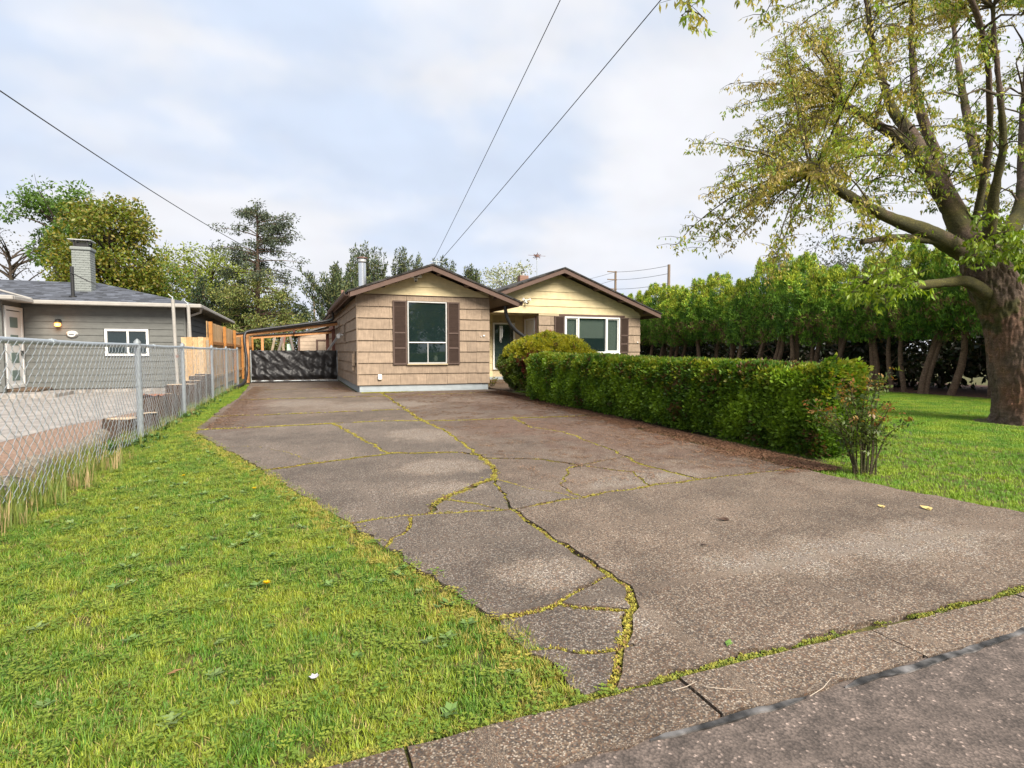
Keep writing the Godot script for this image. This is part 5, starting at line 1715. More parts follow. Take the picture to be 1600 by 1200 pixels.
# upright feathery evergreen made of vertical plumes
func plume_tree(called, label, group, at, c):
	rng.seed = c.seed
	var t = thing(called, label, "tree", at, group)
	var w = MB.new()
	w.tube([Vector3(0, -0.1, 0), Vector3(0, c.h * 0.8, 0)], [c.h * 0.02, 0.03], 7, Color(0.12, 0.085, 0.06))
	var lf = MB.new()
	for q in c.plumes:
		var an = rf(0, TAU)
		var rr = c.w * 0.5 * sqrt(rng.randf())
		var base = Vector3(cos(an) * rr * 0.7, lerpf(c.low, c.h * 0.75, rng.randf()), sin(an) * rr * 0.7)
		var ln = rf(0.22, 0.36) * c.h * (1.0 - 0.3 * rr / c.w)
		var tip = base + Vector3(cos(an) * rr * c.get("splay", 0.5), ln, sin(an) * rr * c.get("splay", 0.5))
		tip.y = minf(tip.y, c.h + rf(-0.3, 0.1))
		w.tube([base, tip], [0.025, 0.006], 4, Color(0.12, 0.085, 0.06))
		for k in c.leaves:
			var u = rng.randf()
			var wd = c.plume * (1.0 - 0.75 * u) * (0.4 + 0.6 * smoothstep(0, 0.2, u))
			var o = rdir()
			var p = base.lerp(tip, u) + Vector3(o.x, o.y * 0.4, o.z) * wd * sqrt(rng.randf())
			var d = (Vector3(o.x, 0.0, o.z) * 0.6 + Vector3(0, rf(0.3, 1.3), 0) + rdir() * 0.4).normalized()
			lf.leaf(p, d, d.cross(rdir()).normalized(), c.len * rf(0.7, 1.3), c.wid * rf(0.7, 1.3), pick(c.pal))
	part(t, "trunk", w.mesh(M.bark))
	part(t, "crown", lf.mesh(M.needle))
	return t

# the sparse tall cedar: bare trunk showing, tiers of drooping boughs
func cedar_tree(called, label, at, h, w0, seed_):
	rng.seed = seed_
	var t = thing(called, label, "tree", at, "trees behind the houses")
	var w = MB.new()
	var lf = MB.new()
	var bark = Color(0.27, 0.17, 0.12)
	w.tube(limb_curve(Vector3(0, -0.1, 0), Vector3(0.15, h * 0.97, 0), 0.0, 10), taper(0.24, 0.035, 10), 9, bark, nz, 0.15)
	for q in 140:
		var y = lerpf(0.9, h, pow((q + 0.5) / 140.0, 1.15))
		var f = y / h
		var an = rf(0, TAU)
		var ln = w0 * 0.5 * (1.0 - 0.35 * f) * rf(0.55, 1.1) * (0.75 if f > 0.93 else 1.0)
		var a = Vector3(0.15 * f, y, 0)
		var b = a + Vector3(cos(an) * ln, rf(-0.7, 0.35) * (1.2 - f) + (0.25 if f > 0.6 else 0.0), sin(an) * ln)
		w.tube(limb_curve(a, b, 0.12, 4), taper(0.035, 0.008, 4), 4, bark * 1.2)
		if f < 0.15 and rng.randf() < 0.5: continue
		for k in 4:
			var u = rf(0.45, 1.0)
			var p = a.lerp(b, u) + Vector3(rf(-0.15, 0.15), rf(-0.1, 0.15), rf(-0.15, 0.15))
			var pal = [Color(0.06, 0.085, 0.045), Color(0.09, 0.11, 0.05), Color(0.05, 0.07, 0.045)] if f > 0.55 else [Color(0.16, 0.19, 0.035), Color(0.10, 0.14, 0.035), Color(0.20, 0.20, 0.05)]
			clump_leaves(lf, p, Vector3(0.40, 0.24, 0.40) if f > 0.55 else Vector3(0.5, 0.38, 0.5), 56 if f > 0.55 else 80, 0.15, 0.06, pal, 0.6, -0.2)
	part(t, "trunk", w.mesh(M.bark))
	part(t, "crown", lf.mesh(M.needle))

func make_background_trees():
	var gp = "trees behind the houses"
	var olive = [Color(0.23, 0.24, 0.03), Color(0.17, 0.22, 0.03), Color(0.28, 0.23, 0.04), Color(0.13, 0.19, 0.025)]
	var green = [Color(0.12, 0.22, 0.035), Color(0.09, 0.17, 0.03), Color(0.15, 0.26, 0.05)]
	var lime = [Color(0.30, 0.36, 0.05), Color(0.24, 0.31, 0.05), Color(0.36, 0.40, 0.08), Color(0.20, 0.25, 0.05)]
	var dark = [Color(0.025, 0.05, 0.02), Color(0.035, 0.065, 0.025), Color(0.02, 0.04, 0.018)]
	var yew = [Color(0.055, 0.085, 0.035), Color(0.085, 0.12, 0.04), Color(0.035, 0.06, 0.03), Color(0.13, 0.14, 0.045)]
	broad_tree("bare_tree", "thin half-bare tree at the far left above the grey roof", gp, Vector3(-17.5, 0, -47.6), {seed = 201, h = 9.8, low = 4.0, w = 7.0, clumps = 30, clump = 0.9, leaves = 70, len = 0.16, wid = 0.08, pal = [Color(0.09, 0.10, 0.07), Color(0.14, 0.12, 0.06), Color(0.07, 0.09, 0.06)], gap = 0.0})
	broad_tree("maple_tree", "bright green tree top showing left of the olive tree", gp, Vector3(-15.0, 0, -48.4), {seed = 202, h = 12.6, low = 6.5, w = 6.2, clumps = 40, clump = 1.0, leaves = 300, len = 0.24, wid = 0.14, pal = green})
	broad_tree("maple_tree", "big olive-yellow tree behind the grey chimney", gp, Vector3(-10.4, 0, -40.6), {seed = 203, h = 10.2, low = 1.5, w = 5.4, clumps = 95, clump = 0.95, leaves = 330, len = 0.20, wid = 0.13, pal = olive, bark = Color(0.10, 0.07, 0.05)})
	broad_tree("maple_tree", "smaller olive tree sloping down right of the chimney tree", gp, Vector3(-8.6, 0, -44.1), {seed = 204, h = 7.6, low = 1.5, w = 4.4, clumps = 44, clump = 0.8, leaves = 260, len = 0.20, wid = 0.12, pal = olive + green})
	broad_tree("lime_tree", "pale lime-green tree between the olive tree and the tall cedar", gp, Vector3(-6.0, 0, -49.7), {seed = 205, h = 9.6, low = 2.5, w = 9.2, clumps = 95, clump = 0.9, leaves = 240, len = 0.20, wid = 0.12, pal = lime, gap = -0.02})
	broad_tree("lime_tree", "small lime-green tree top just above the garage roof", gp, Vector3(0.7, 0, -53.3), {seed = 206, h = 4.7, low = 2.0, w = 2.6, clumps = 10, clump = 0.6, leaves = 120, len = 0.18, wid = 0.1, pal = lime})
	var k = 0
	for e in [[-5.2, -40.6, 6.1, 1.9, "dark columnar evergreen, leftmost of the three by the cedar"], [-4.2, -41.3, 6.6, 1.8, "dark columnar evergreen, middle of the three by the cedar"], [-3.4, -40.0, 5.4, 1.7, "dark columnar evergreen, nearest left of the cedar trunk"]]:
		plume_tree("columnar_evergreen", e[4], gp, Vector3(e[0], 0, e[1]), {seed = 210 + k, h = e[2], low = 0.4, w = e[3], plumes = 46, plume = 0.42, leaves = 60, len = 0.18, wid = 0.07, pal = dark, splay = 0.2})
		k += 1
	cedar_tree("cedar_tree", "tall thin cedar with a bare reddish trunk and open top", Vector3(-2.0, 0, -36.2), 9.3, 6.2, 220)
	k = 0
	for e in [[-0.9, -40.5, 5.2, 4.0, "dark evergreen mass at the right foot of the tall cedar"], [-3.2, -37.8, 4.3, 3.0, "dark evergreen mass at the left foot of the tall cedar"]]:
		broad_tree("dark_evergreen", e[4], gp, Vector3(e[0], 0, e[1]), {seed = 225 + k, h = e[2], low = 0.3, w = e[3], clumps = 40, clump = 0.7, leaves = 150, len = 0.2, wid = 0.1, pal = dark + [Color(0.10, 0.14, 0.03)]})
		k += 1
	k = 0
	for e in [[2.4, -35.6, 6.1, 3.6, 3.2, 0.9, "feathery dark yew leaning left of the stove pipe"], [5.3, -43.0, 9.0, 3.0, 4.0, 0.45, "tall dark yew directly behind the stove pipe"], [7.9, -42.0, 8.7, 2.6, 4.0, 0.45, "dark yew rising over the left slope of the wing roof"], [10.3, -41.1, 8.1, 2.6, 4.0, 0.45, "dark yew behind the wing ridge"], [12.3, -40.3, 7.4, 1.6, 4.0, 0.4, "narrow dark yew between the two gables"], [3.6, -40.5, 7.3, 2.6, 3.6, 0.5, "dark yew between the leaning yew and the stove pipe"]]:
		plume_tree("yew_tree", e[6], "yews behind the tan house", Vector3(e[0], 0, e[1]), {seed = 230 + k, h = e[2], low = e[4] * 0.5, w = e[3] * 0.82, plumes = 80, plume = 0.36, leaves = 95, len = 0.20, wid = 0.075, pal = yew, splay = e[5]})
		k += 1
	broad_tree("blossom_tree", "white blossoming tree between the two gables", gp, Vector3(14.2, 0, -37.5), {seed = 240, h = 7.2, low = 3.0, w = 4.4, clumps = 34, clump = 0.62, leaves = 170, len = 0.16, wid = 0.11, pal = [Color(0.45, 0.46, 0.36), Color(0.50, 0.51, 0.42), Color(0.20, 0.26, 0.09), Color(0.33, 0.37, 0.22)], flat = 1.1})
	broad_tree("holly_tree", "dark bluish tree rising behind the row of tall hedge trees", gp, Vector3(25.6, 0, -22.3), {seed = 241, h = 7.2, low = 2.0, w = 5.2, clumps = 40, clump = 0.75, leaves = 170, len = 0.17, wid = 0.08, pal = [Color(0.06, 0.08, 0.06), Color(0.09, 0.11, 0.08), Color(0.05, 0.06, 0.045), Color(0.15, 0.16, 0.13)]})
	# trees across the street, behind the camera: they are what the front windows mirror
	k = 0
	for e in [[-7, 17, 5.6], [0, 20, 6.6], [7.5, 18, 5.4], [14.5, 21, 6.8], [22, 18, 5.2]]:
		broad_tree("street_tree", "leafy tree across the street mirrored in the windows, number %s from the left" % ["one", "two", "three", "four", "five"][k], "trees across the street", Vector3(e[0], 0, e[1]), {seed = 250 + k, h = e[2], low = 0.2, w = 6.6, clumps = 50, clump = 1.0, leaves = 170, len = 0.30, wid = 0.2, pal = green + dark})
		k += 1

# ---- clipped tall hedge trees on the right
func arborvitae_mesh(seed_, h, low, rad):
	rng.seed = seed_
	var lf = MB.new()
	var lump = seed_ * 3.7
	for q in 3600:
		var y = lerpf(low, h, pow(rng.randf(), 0.8))
		var f = (y - low) / (h - low)
		var an = rf(0, TAU)
		var prof = (0.72 + 0.4 * sin(PI * clampf(f * 0.85 + 0.12, 0, 1))) * sqrt(maxf(0.10, 1.0 - pow(f, 7.0)))
		var ir = 0.55 * nz.get_noise_3d(cos(an) * 22.0 + lump, y * 14.0, sin(an) * 22.0) + 0.6 * nz.get_noise_3d(cos(an) * 60.0 + lump, y * 34.0, sin(an) * 60.0)
		var rr = rad * prof * (1.0 + 0.55 * ir) * (1.0 - 0.28 * rng.randf() * rng.randf())
		var bot = low + 0.35 * nz.get_noise_2d(an * 40.0 + lump, 3.0)
		if y < bot: continue
		var out = Vector3(cos(an), 0, sin(an))
		var p = out * rr + Vector3(0, y, 0)
		var up = (Vector3.UP * rf(0.7, 1.4) + out * rf(0.1, 0.7) + rdir() * 0.35).normalized()
		if f > 0.9: p.y += 0.28 * rng.randf() * rng.randf()
		var sd = up.cross((out + rdir() * 0.7)).normalized()
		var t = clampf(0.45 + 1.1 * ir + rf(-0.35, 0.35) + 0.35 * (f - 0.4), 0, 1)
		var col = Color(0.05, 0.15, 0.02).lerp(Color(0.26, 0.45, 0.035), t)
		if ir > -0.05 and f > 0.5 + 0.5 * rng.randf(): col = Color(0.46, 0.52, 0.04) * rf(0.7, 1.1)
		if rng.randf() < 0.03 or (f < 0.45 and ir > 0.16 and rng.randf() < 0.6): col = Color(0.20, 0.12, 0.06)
		if f > 0.84 and rng.randf() < 0.5: # leaders standing above the clipped top
			var la = float(rng.randi() % 4) * 1.7 + lump
			var lh = rng.randf()
			p = Vector3(cos(la) * rad * 0.45, h - 0.1 + 0.42 * lh, sin(la) * rad * 0.45) + rdir() * (0.20 * (1.0 - lh))
			up = (Vector3.UP + rdir() * 0.4).normalized()
			sd = up.cross(rdir()).normalized()
		var ln = rf(0.07, 0.13)
		for e in 6:
			var tw = (e - 2.5) * 0.34
			var d = (up * cos(tw) + sd * sin(tw) + rdir() * 0.4).normalized()
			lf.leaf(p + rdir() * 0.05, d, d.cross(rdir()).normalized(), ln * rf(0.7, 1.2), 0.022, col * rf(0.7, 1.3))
	return lf.mesh(M.needle)
func make_hedge_trees():
	var vars_ = []
	for k in 6: vars_.append(arborvitae_mesh(300 + k, 3.75 + 0.06 * (k % 3), 1.45 + 0.12 * (k % 2), 0.70))
	rng.seed = 320
	var ord = ["first", "second", "third", "fourth", "fifth", "sixth", "seventh", "eighth", "ninth", "tenth", "eleventh", "twelfth", "thirteenth", "fourteenth", "fifteenth", "sixteenth", "seventeenth", "eighteenth", "nineteenth", "twentieth", "twenty-first", "twenty-second", "twenty-third", "twenty-fourth", "twenty-fifth", "twenty-sixth", "twenty-seventh", "twenty-eighth", "twenty-ninth", "thirtieth", "thirty-first", "thirty-second"]
	var n = 0
	for q in 32:
		var z = -31.0 + q * 0.86 + rf(-0.12, 0.12)
		if q > 27: z = -31.0 + q * 0.9
		var x = 16.45 + rf(-0.2, 0.25)
		var t = thing("arborvitae_tree", "tall clipped evergreen hedge tree, %s in the row counting from the far left end" % ord[q], "tree", Vector3(x, -0.02, z), "tall clipped hedge trees")
		var w = MB.new()
		var stems = 1 + rng.randi() % 2
		var bark = Color(0.33, 0.215, 0.145) * rf(0.75, 1.25)
		for s in stems:
			var b = Vector3(rf(-0.45, -0.05), 0, rf(-0.3, 0.3))
			var tp = Vector3(rf(-0.15, 0.15), 2.4, b.z * 0.5 + rf(-0.25, 0.25))
			var pts = []
			for e in 7:
				var u = e / 6.0
				pts.append(b.lerp(tp, u) + Vector3(0.05 * sin(u * 4.0 + q), 0, 0.07 * sin(u * 5.0 + q * 2.0)))
			w.tube(pts, taper(rf(0.06, 0.095), 0.045, 6), 8, bark, nz, 0.25)
			for e in 5:
				var y = rf(0.7, 2.0)
				var a = b.lerp(tp, y / 2.4)
				w.tube([a, a + Vector3(rf(-0.35, 0.35), rf(0.05, 0.35), rf(-0.4, 0.4))], [0.018, 0.005], 4, bark * 0.8)
		part(t, "trunk", w.mesh(M.bark))
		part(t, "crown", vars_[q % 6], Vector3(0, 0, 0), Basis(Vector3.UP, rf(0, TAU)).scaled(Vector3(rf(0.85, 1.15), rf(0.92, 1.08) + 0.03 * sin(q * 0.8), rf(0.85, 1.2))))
	# dense dark evergreens behind the row close the view between the trunks
	var k = 0
	for z in [-34.0, -29.5, -25.0, -20.5, -16.0, -11.8, -7.8, -4.0]:
		broad_tree("dark_shrub", "dark dense shrub behind the hedge trees, %s from the far end" % ord[k], "shrubs behind the hedge trees", Vector3(19.4 + 0.4 * sin(k * 2.0), 0, z), {seed = 340 + k, h = 3.1, low = 0.1, w = 4.8, clumps = 60, clump = 0.8, leaves = 190, len = 0.2, wid = 0.12, pal = [Color(0.02, 0.035, 0.016), Color(0.03, 0.045, 0.02), Color(0.045, 0.04, 0.025)], gap = -0.25})
		k += 1

# ---- hedge, rounded shrub, rose
func sprig(seed_, leaves, len, wid, size):
	rng.seed = seed_
	var s = MB.new()
	for q in leaves:
		var o = rdir()
		var p = Vector3(o.x, o.y * 0.8, o.z) * size * rng.randf()
		var d = (o + Vector3(0, 0.9, 0) + rdir() * 0.5).normalized()
		var sh = rf(0.7, 1.25)
		s.leaf(p, d, d.cross(rdir()).normalized(), len * rf(0.7, 1.2), wid * rf(0.8, 1.2), Color(sh, sh, sh * 0.95))
	return s.mesh(M.leaf)

func make_hedges():
	var sp = sprig(400, 16, 0.046, 0.030, 0.055)
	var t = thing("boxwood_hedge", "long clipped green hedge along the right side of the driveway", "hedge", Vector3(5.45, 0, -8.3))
	rng.seed = 401
	var hl = 3.95 # half length
	var hw = 0.32
	var hh = 1.03
	var core = MB.new()
	var xf = []
	var cl = []
	# stems
	for q in 40:
		var b = Vector3(rf(-0.15, 0.15), -0.02, rf(-3.7, 3.7))
		core.tube([b, b + Vector3(rf(-0.1, 0.1), 0.35, rf(-0.1, 0.1)), b + Vector3(rf(-0.2, 0.2), 0.8, rf(-0.2, 0.2))], [0.02, 0.016, 0.008], 5, Color(0.14, 0.10, 0.07))
	part(t, "stems", core.mesh(M.bark))
	var lum = func(z, y): return 0.07 * nz.get_noise_2d(z * 22.0, y * 22.0) + 0.03 * nz.get_noise_2d(z * 70.0, y * 70.0)
	var total = 17000
	for q in total:
		var r = rng.randf()
		var p
		var nn
		var z = rf(-hl, hl)
		var hz = hh + 0.06 * (-z / hl) - 0.03 + 0.02 * nz.get_noise_1d(z * 30.0)
		if r < 0.46: # faces along the drive and the lawn
			var y = rf(0.06, hz)
			var sd = -1.0 if rng.randf() < 0.75 else 1.0
			var under = 0.09 * smoothstep(0.35, 0.0, y)
			p = Vector3(sd * (hw + lum.call(z, y + sd) - under), y, z); nn = Vector3(sd, 0, 0)
		elif r < 0.78:
			var x = rf(-hw, hw)
			p = Vector3(x, hz + lum.call(z, x + 9.0) * 0.7, z); nn = Vector3.UP
		elif r < 0.88:
			var y = rf(0.06, hz)
			var sd = 1.0 if rng.randf() < 0.7 else -1.0
			p = Vector3(rf(-hw, hw), y, sd * (hl + lum.call(p.x if p else 0.0, y))); nn = Vector3(0, 0, sd)
		else: # inner layer, darker old leaves
			p = Vector3(rf(-hw, hw) * 0.8, rf(0.1, hz - 0.08), z); nn = rdir()
		# rounded arrises
		var over = maxf(0.0, absf(p.x) - hw + 0.12) * maxf(0.0, p.y - hz + 0.12) * 4.0
		p -= Vector3(signf(p.x), 1, 0) * over
		p -= nn * (0.09 * rng.randf() * rng.randf())
		var pn = nz.get_noise_3dv(p * 30.0)
		var u = clampf(0.38 + 1.2 * pn + rf(-0.25, 0.25), 0, 1)
		var col = Color(0.075, 0.16, 0.022).lerp(Color(0.29, 0.46, 0.045), u)
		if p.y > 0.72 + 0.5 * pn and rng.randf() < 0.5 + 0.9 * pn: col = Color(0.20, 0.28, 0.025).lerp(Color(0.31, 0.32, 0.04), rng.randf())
		if pn < -0.30 and rng.randf() < 0.25: col = Color(0.15, 0.09, 0.045)
		var up = (nn + Vector3(0, 0.5, 0) + rdir() * 0.6).normalized()
		var sx = up.cross(rdir()).normalized()
		var sc = rf(0.75, 1.25)
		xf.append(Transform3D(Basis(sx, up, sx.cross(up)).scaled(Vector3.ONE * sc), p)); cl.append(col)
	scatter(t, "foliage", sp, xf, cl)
	# rounded golden shrub beside the porch
	var sp2 = sprig(410, 22, 0.045, 0.022, 0.06)
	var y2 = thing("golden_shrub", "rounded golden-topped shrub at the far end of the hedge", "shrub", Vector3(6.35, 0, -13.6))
	core = MB.new()
	rng.seed = 411
	for q in 16:
		var an = rf(0, TAU)
		core.tube([Vector3(cos(an) * 0.15, -0.02, sin(an) * 0.15), Vector3(cos(an) * 0.5, 0.5, sin(an) * 0.6), Vector3(cos(an) * 0.8, 1.0, sin(an) * 0.8)], [0.03, 0.02, 0.008], 5, Color(0.12, 0.08, 0.055))
	part(y2, "stems", core.mesh(M.bark))
	xf = []; cl = []
	var rad = Vector3(1.32, 0.80, 1.25)
	for q in 9500:
		var o = rdir()
		if o.y < -0.75: continue
		var lm = 1.0 + 0.16 * nz.get_noise_3dv(o * 35.0) + 0.06 * nz.get_noise_3dv(o * 110.0)
		var p = Vector3(signf(o.x) * pow(absf(o.x), 0.85) * rad.x, o.y * rad.y, signf(o.z) * pow(absf(o.z), 0.85) * rad.z) * lm * (1.0 - 0.16 * rng.randf() * rng.randf()) + Vector3(0, 0.78, 0)
		p.y -= 0.16 * maxf(0.0, p.x)
		if p.y < 0.05: continue
		var pn = nz.get_noise_3dv(p * 32.0)
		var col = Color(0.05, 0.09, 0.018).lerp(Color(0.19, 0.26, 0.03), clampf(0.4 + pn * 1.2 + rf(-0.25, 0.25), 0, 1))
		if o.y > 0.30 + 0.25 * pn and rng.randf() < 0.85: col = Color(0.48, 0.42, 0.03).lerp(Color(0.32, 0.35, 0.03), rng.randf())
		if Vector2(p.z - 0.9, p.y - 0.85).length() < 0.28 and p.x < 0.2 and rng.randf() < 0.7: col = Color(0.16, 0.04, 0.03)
		elif rng.randf() < 0.05: col = Color(0.20, 0.11, 0.05)
		var up = (o + Vector3(0, 0.5, 0) + rdir() * 0.6).normalized()
		var sx = up.cross(rdir()).normalized()
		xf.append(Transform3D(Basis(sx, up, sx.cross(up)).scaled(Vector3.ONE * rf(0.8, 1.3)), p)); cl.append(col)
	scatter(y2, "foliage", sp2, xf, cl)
	# a few small leaves at the foot of the wing
	broad_small("porch_plant", "small yellow-leaved plant between the wing corner and the golden shrub", Vector3(5.85, 0.0, -16.9), 0.45, 420, [Color(0.34, 0.28, 0.06), Color(0.20, 0.13, 0.05), Color(0.14, 0.19, 0.04)], 0.07)
	# rose bush by the end of the hedge
	var r = thing("rose_bush", "open bush with reddish new leaves at the street end of the hedge", "bush", Vector3(4.98, -0.02, -3.72))
	rng.seed = 430
	var w = MB.new()
	var lf = MB.new()
	for q in 22:
		var an = rf(0, TAU)
		var sp3 = rf(0.15, 0.62)
		var top = Vector3(cos(an) * sp3 * 0.9 - 0.03, rf(0.45, 1.06), sin(an) * sp3 * 0.8)
		var b = Vector3(cos(an) * 0.13 * rng.randf(), 0, sin(an) * 0.13 * rng.randf())
		var mid = b.lerp(top, 0.5) + Vector3(0, 0.08, 0) - Vector3(cos(an), 0, sin(an)) * 0.06
		w.tube([b, b.lerp(mid, 0.5) + rdir() * 0.01, mid, mid.lerp(top, 0.5) + rdir() * 0.02, top], [0.009, 0.008, 0.006, 0.004, 0.002], 5, Color(0.15, 0.11, 0.06).lerp(Color(0.12, 0.13, 0.04), rng.randf()))
		for k in 40:
			var u = 0.30 + 0.70 * pow(rng.randf(), 0.8)
			var p = (b.lerp(mid, u * 2.0) if u < 0.5 else mid.lerp(top, u * 2.0 - 1.0)) + rdir() * 0.09 * rng.randf()
			var d = (rdir() + Vector3(0, -0.1, 0)).normalized()
			var red = u > 0.82 and rng.randf() < 0.6
			var col = [Color(0.27, 0.11, 0.03), Color(0.24, 0.14, 0.04), Color(0.30, 0.18, 0.05)][rng.randi() % 3] if red else Color(0.055, 0.10, 0.025).lerp(Color(0.16, 0.20, 0.045), rng.randf())
			var sd = d.cross(Vector3.UP + rdir() * 0.4).normalized()
			lf.leaf(p, d, sd, rf(0.04, 0.06), rf(0.022, 0.03), col)
			lf.leaf(p + sd * 0.02, (d + sd * 0.8).normalized(), (sd - d * 0.8).normalized(), rf(0.025, 0.04), 0.02, col * 0.9)
	part(r, "canes", w.mesh(M.bark))
	part(r, "leaves", lf.mesh(M.leaf))

func broad_small(called, label, at, h, seed_, pal, ln):
	rng.seed = seed_
	var t = thing(called, label, "plant", at)
	var s = MB.new()
	var w = MB.new()
	for q in 12:
		var an = rf(0, TAU)
		var tip = Vector3(cos(an) * h * 0.4, h * rf(0.5, 1.0), sin(an) * h * 0.4)
		w.tube([Vector3.ZERO, tip], [0.008, 0.003], 4, Color(0.14, 0.12, 0.05))
		for k in 9:
			var d = (rdir() + Vector3(0, 0.3, 0)).normalized()
			s.leaf(tip * rf(0.4, 1.0), d, d.cross(rdir()).normalized(), ln * rf(0.7, 1.2), ln * 0.5, pick(pal))
	part(t, "stems", w.mesh(M.bark))
	part(t, "leaves", s.mesh(M.leaf))

# ---- the big maple on the right
var limbs = {
	"trunk": [[11.13, -0.09, -5.40, 0.56], [11.08, 0.20, -5.43, 0.47], [11.03, 0.72, -5.48, 0.43], [10.95, 1.23, -5.55, 0.42], [10.80, 1.70, -5.64, 0.375], [10.60, 2.11, -5.74, 0.335], [10.46, 2.42, -5.82, 0.31], [10.36, 2.68, -5.87, 0.27]],
	"L1": [[10.35, 2.63, -5.87, 0.227], [9.96, 2.76, -5.92, 0.18], [9.17, 2.97, -5.91, 0.138], [8.32, 3.13, -5.93, 0.110], [7.56, 3.32, -5.91, 0.095], [7.08, 3.46, -5.89, 0.085], [6.65, 3.56, -5.85, 0.085]],
	"L2": [[10.36, 2.68, -5.87, 0.290], [10.23, 3.11, -6.05, 0.225], [10.16, 3.54, -6.21, 0.200], [10.07, 3.96, -6.38, 0.182], [10.01, 4.28, -6.53, 0.170]],
	"L2a": [[10.01, 4.28, -6.53, 0.140], [9.39, 4.63, -6.57, 0.106], [8.81, 4.83, -6.60, 0.093], [8.18, 5.04, -6.64, 0.086]],
	"L2b": [[10.01, 4.28, -6.53, 0.140], [10.10, 4.89, -6.85, 0.123], [10.00, 5.42, -7.14, 0.102], [9.95, 5.97, -7.30, 0.086], [9.91, 6.51, -7.45, 0.070], [9.93, 7.15, -7.59, 0.053], [9.95, 7.86, -7.73, 0.041]],
	"L3": [[10.20, 3.45, -6.19, 0.116], [10.47, 4.30, -6.57, 0.099], [10.45, 5.01, -6.83, 0.090], [10.40, 5.67, -7.00, 0.085], [10.45, 6.29, -7.12, 0.075], [10.44, 6.86, -7.16, 0.057], [10.60, 7.50, -7.25, 0.046]],
	"L4": [[10.34, 2.76, -5.77, 0.133], [10.08, 3.15, -5.57, 0.099], [9.93, 3.64, -5.45, 0.077], [9.80, 4.14, -5.31, 0.066], [9.55, 4.81, -5.24, 0.055], [9.38, 5.40, -5.23, 0.045], [9.23, 5.97, -5.21, 0.036]],
	"L5": [[10.50, 2.63, -5.81, 0.227], [11.04, 3.11, -5.85, 0.190], [11.49, 3.56, -5.91, 0.173], [11.81, 4.21, -6.05, 0.154], [12.08, 5.29, -6.22, 0.124], [12.28, 6.24, -6.31, 0.097], [12.46, 7.32, -6.41, 0.069]],
	"L6": [[10.05, 2.74, -5.88, 0.113], [9.46, 2.85, -5.90, 0.090], [9.08, 2.87, -5.94, 0.079], [8.46, 2.85, -5.96, 0.068], [7.92, 2.77, -6.06, 0.048]],
	"L7": [[10.37, 2.03, -5.71, 0.133], [9.82, 2.23, -5.73, 0.100], [9.32, 2.19, -5.70, 0.083], [8.66, 2.11, -5.74, 0.072], [8.10, 2.04, -5.73, 0.047], [7.57, 2.13, -5.73, 0.027]],
	"L8": [[10.98, 1.45, -5.55, 0.30], [11.28, 1.92, -5.49, 0.25], [11.81, 2.40, -5.50, 0.222], [12.56, 3.20, -5.59, 0.185], [13.29, 4.28, -5.69, 0.146], [13.93, 5.53, -5.84, 0.104], [14.40, 6.91, -5.96, 0.071]],
	"L9": [[10.35, 2.58, -5.86, 0.155], [11.43, 3.38, -6.35, 0.135], [12.38, 4.44, -7.02, 0.117], [13.07, 5.74, -7.69, 0.099], [13.57, 7.08, -8.22, 0.076], [13.91, 8.42, -8.60, 0.057]],
	"L10": [[10.3, 3.0, -5.95, 0.07], [10.0, 4.4, -5.6, 0.06], [9.0, 5.6, -5.2, 0.05], [7.6, 6.1, -4.9, 0.04], [6.4, 5.9, -4.7, 0.03], [5.53, 5.30, -4.45, 0.023], [4.80, 5.16, -4.51, 0.019], [4.04, 4.80, -4.57, 0.012], [3.53, 4.35, -4.63, 0.007]],
}
# a shoot with hanging compound leaves
func shoot(w, lf, p, d, len, droop, clusters, pal, leaf_len):
	var pts = []
	var rad = []
	var dir = d
	var q = p
	var m = 7
	for e in m + 1:
		pts.append(q)
		rad.append(lerpf(0.006 + len * 0.007, 0.0025, float(e) / m))
		dir = (dir + Vector3(0, -droop / m, 0) + rdir() * 0.10).normalized()
		q += dir * len / m
	w.tube(pts, rad, 5, Color(0.17, 0.14, 0.07))
	for e in clusters:
		var u = (0.18 + 0.82 * pow(rng.randf(), 0.75)) * m
		var k = mini(int(u), m - 1)
		var a = pts[k].lerp(pts[k + 1], u - k)
		var o = rdir()
		var b = a + Vector3(o.x * 0.11, -absf(o.y) * 0.10 - 0.02, o.z * 0.11)
		if e % 3 == 0: # side twig
			b = a + Vector3(o.x, o.y * 0.4 + 0.1, o.z) * rf(0.12, 0.32)
			w.tube([a, a.lerp(b, 0.5) + Vector3(0, 0.02, 0), b], [0.004, 0.003, 0.0015], 4, Color(0.17, 0.14, 0.07))
		var col = pick(pal)
		for l in 4:
			var ld = (Vector3(0, -1.0, 0) * rf(0.5, 1.6) + rdir() * 0.85).normalized()
			var at = b.lerp(a, 0.25 * l) if e % 3 == 0 else b + rdir() * 0.02
			lf.leaf(at, ld, ld.cross(rdir()).normalized(), leaf_len * rf(0.7, 1.25), leaf_len * rf(0.30, 0.42), col * rf(0.85, 1.15))

func smooth_normals(s):
	var acc = PackedVector3Array()
	acc.resize(s.v.size())
	for q in range(0, s.i.size(), 3):
		var a = s.i[q]
		var b = s.i[q + 1]
		var d = s.i[q + 2]
		var nn = (s.v[d] - s.v[a]).cross(s.v[b] - s.v[a])
		acc[a] += nn; acc[b] += nn; acc[d] += nn
	for q in acc.size():
		if acc[q].length_squared() > 0.0: s.n[q] = acc[q].normalized()

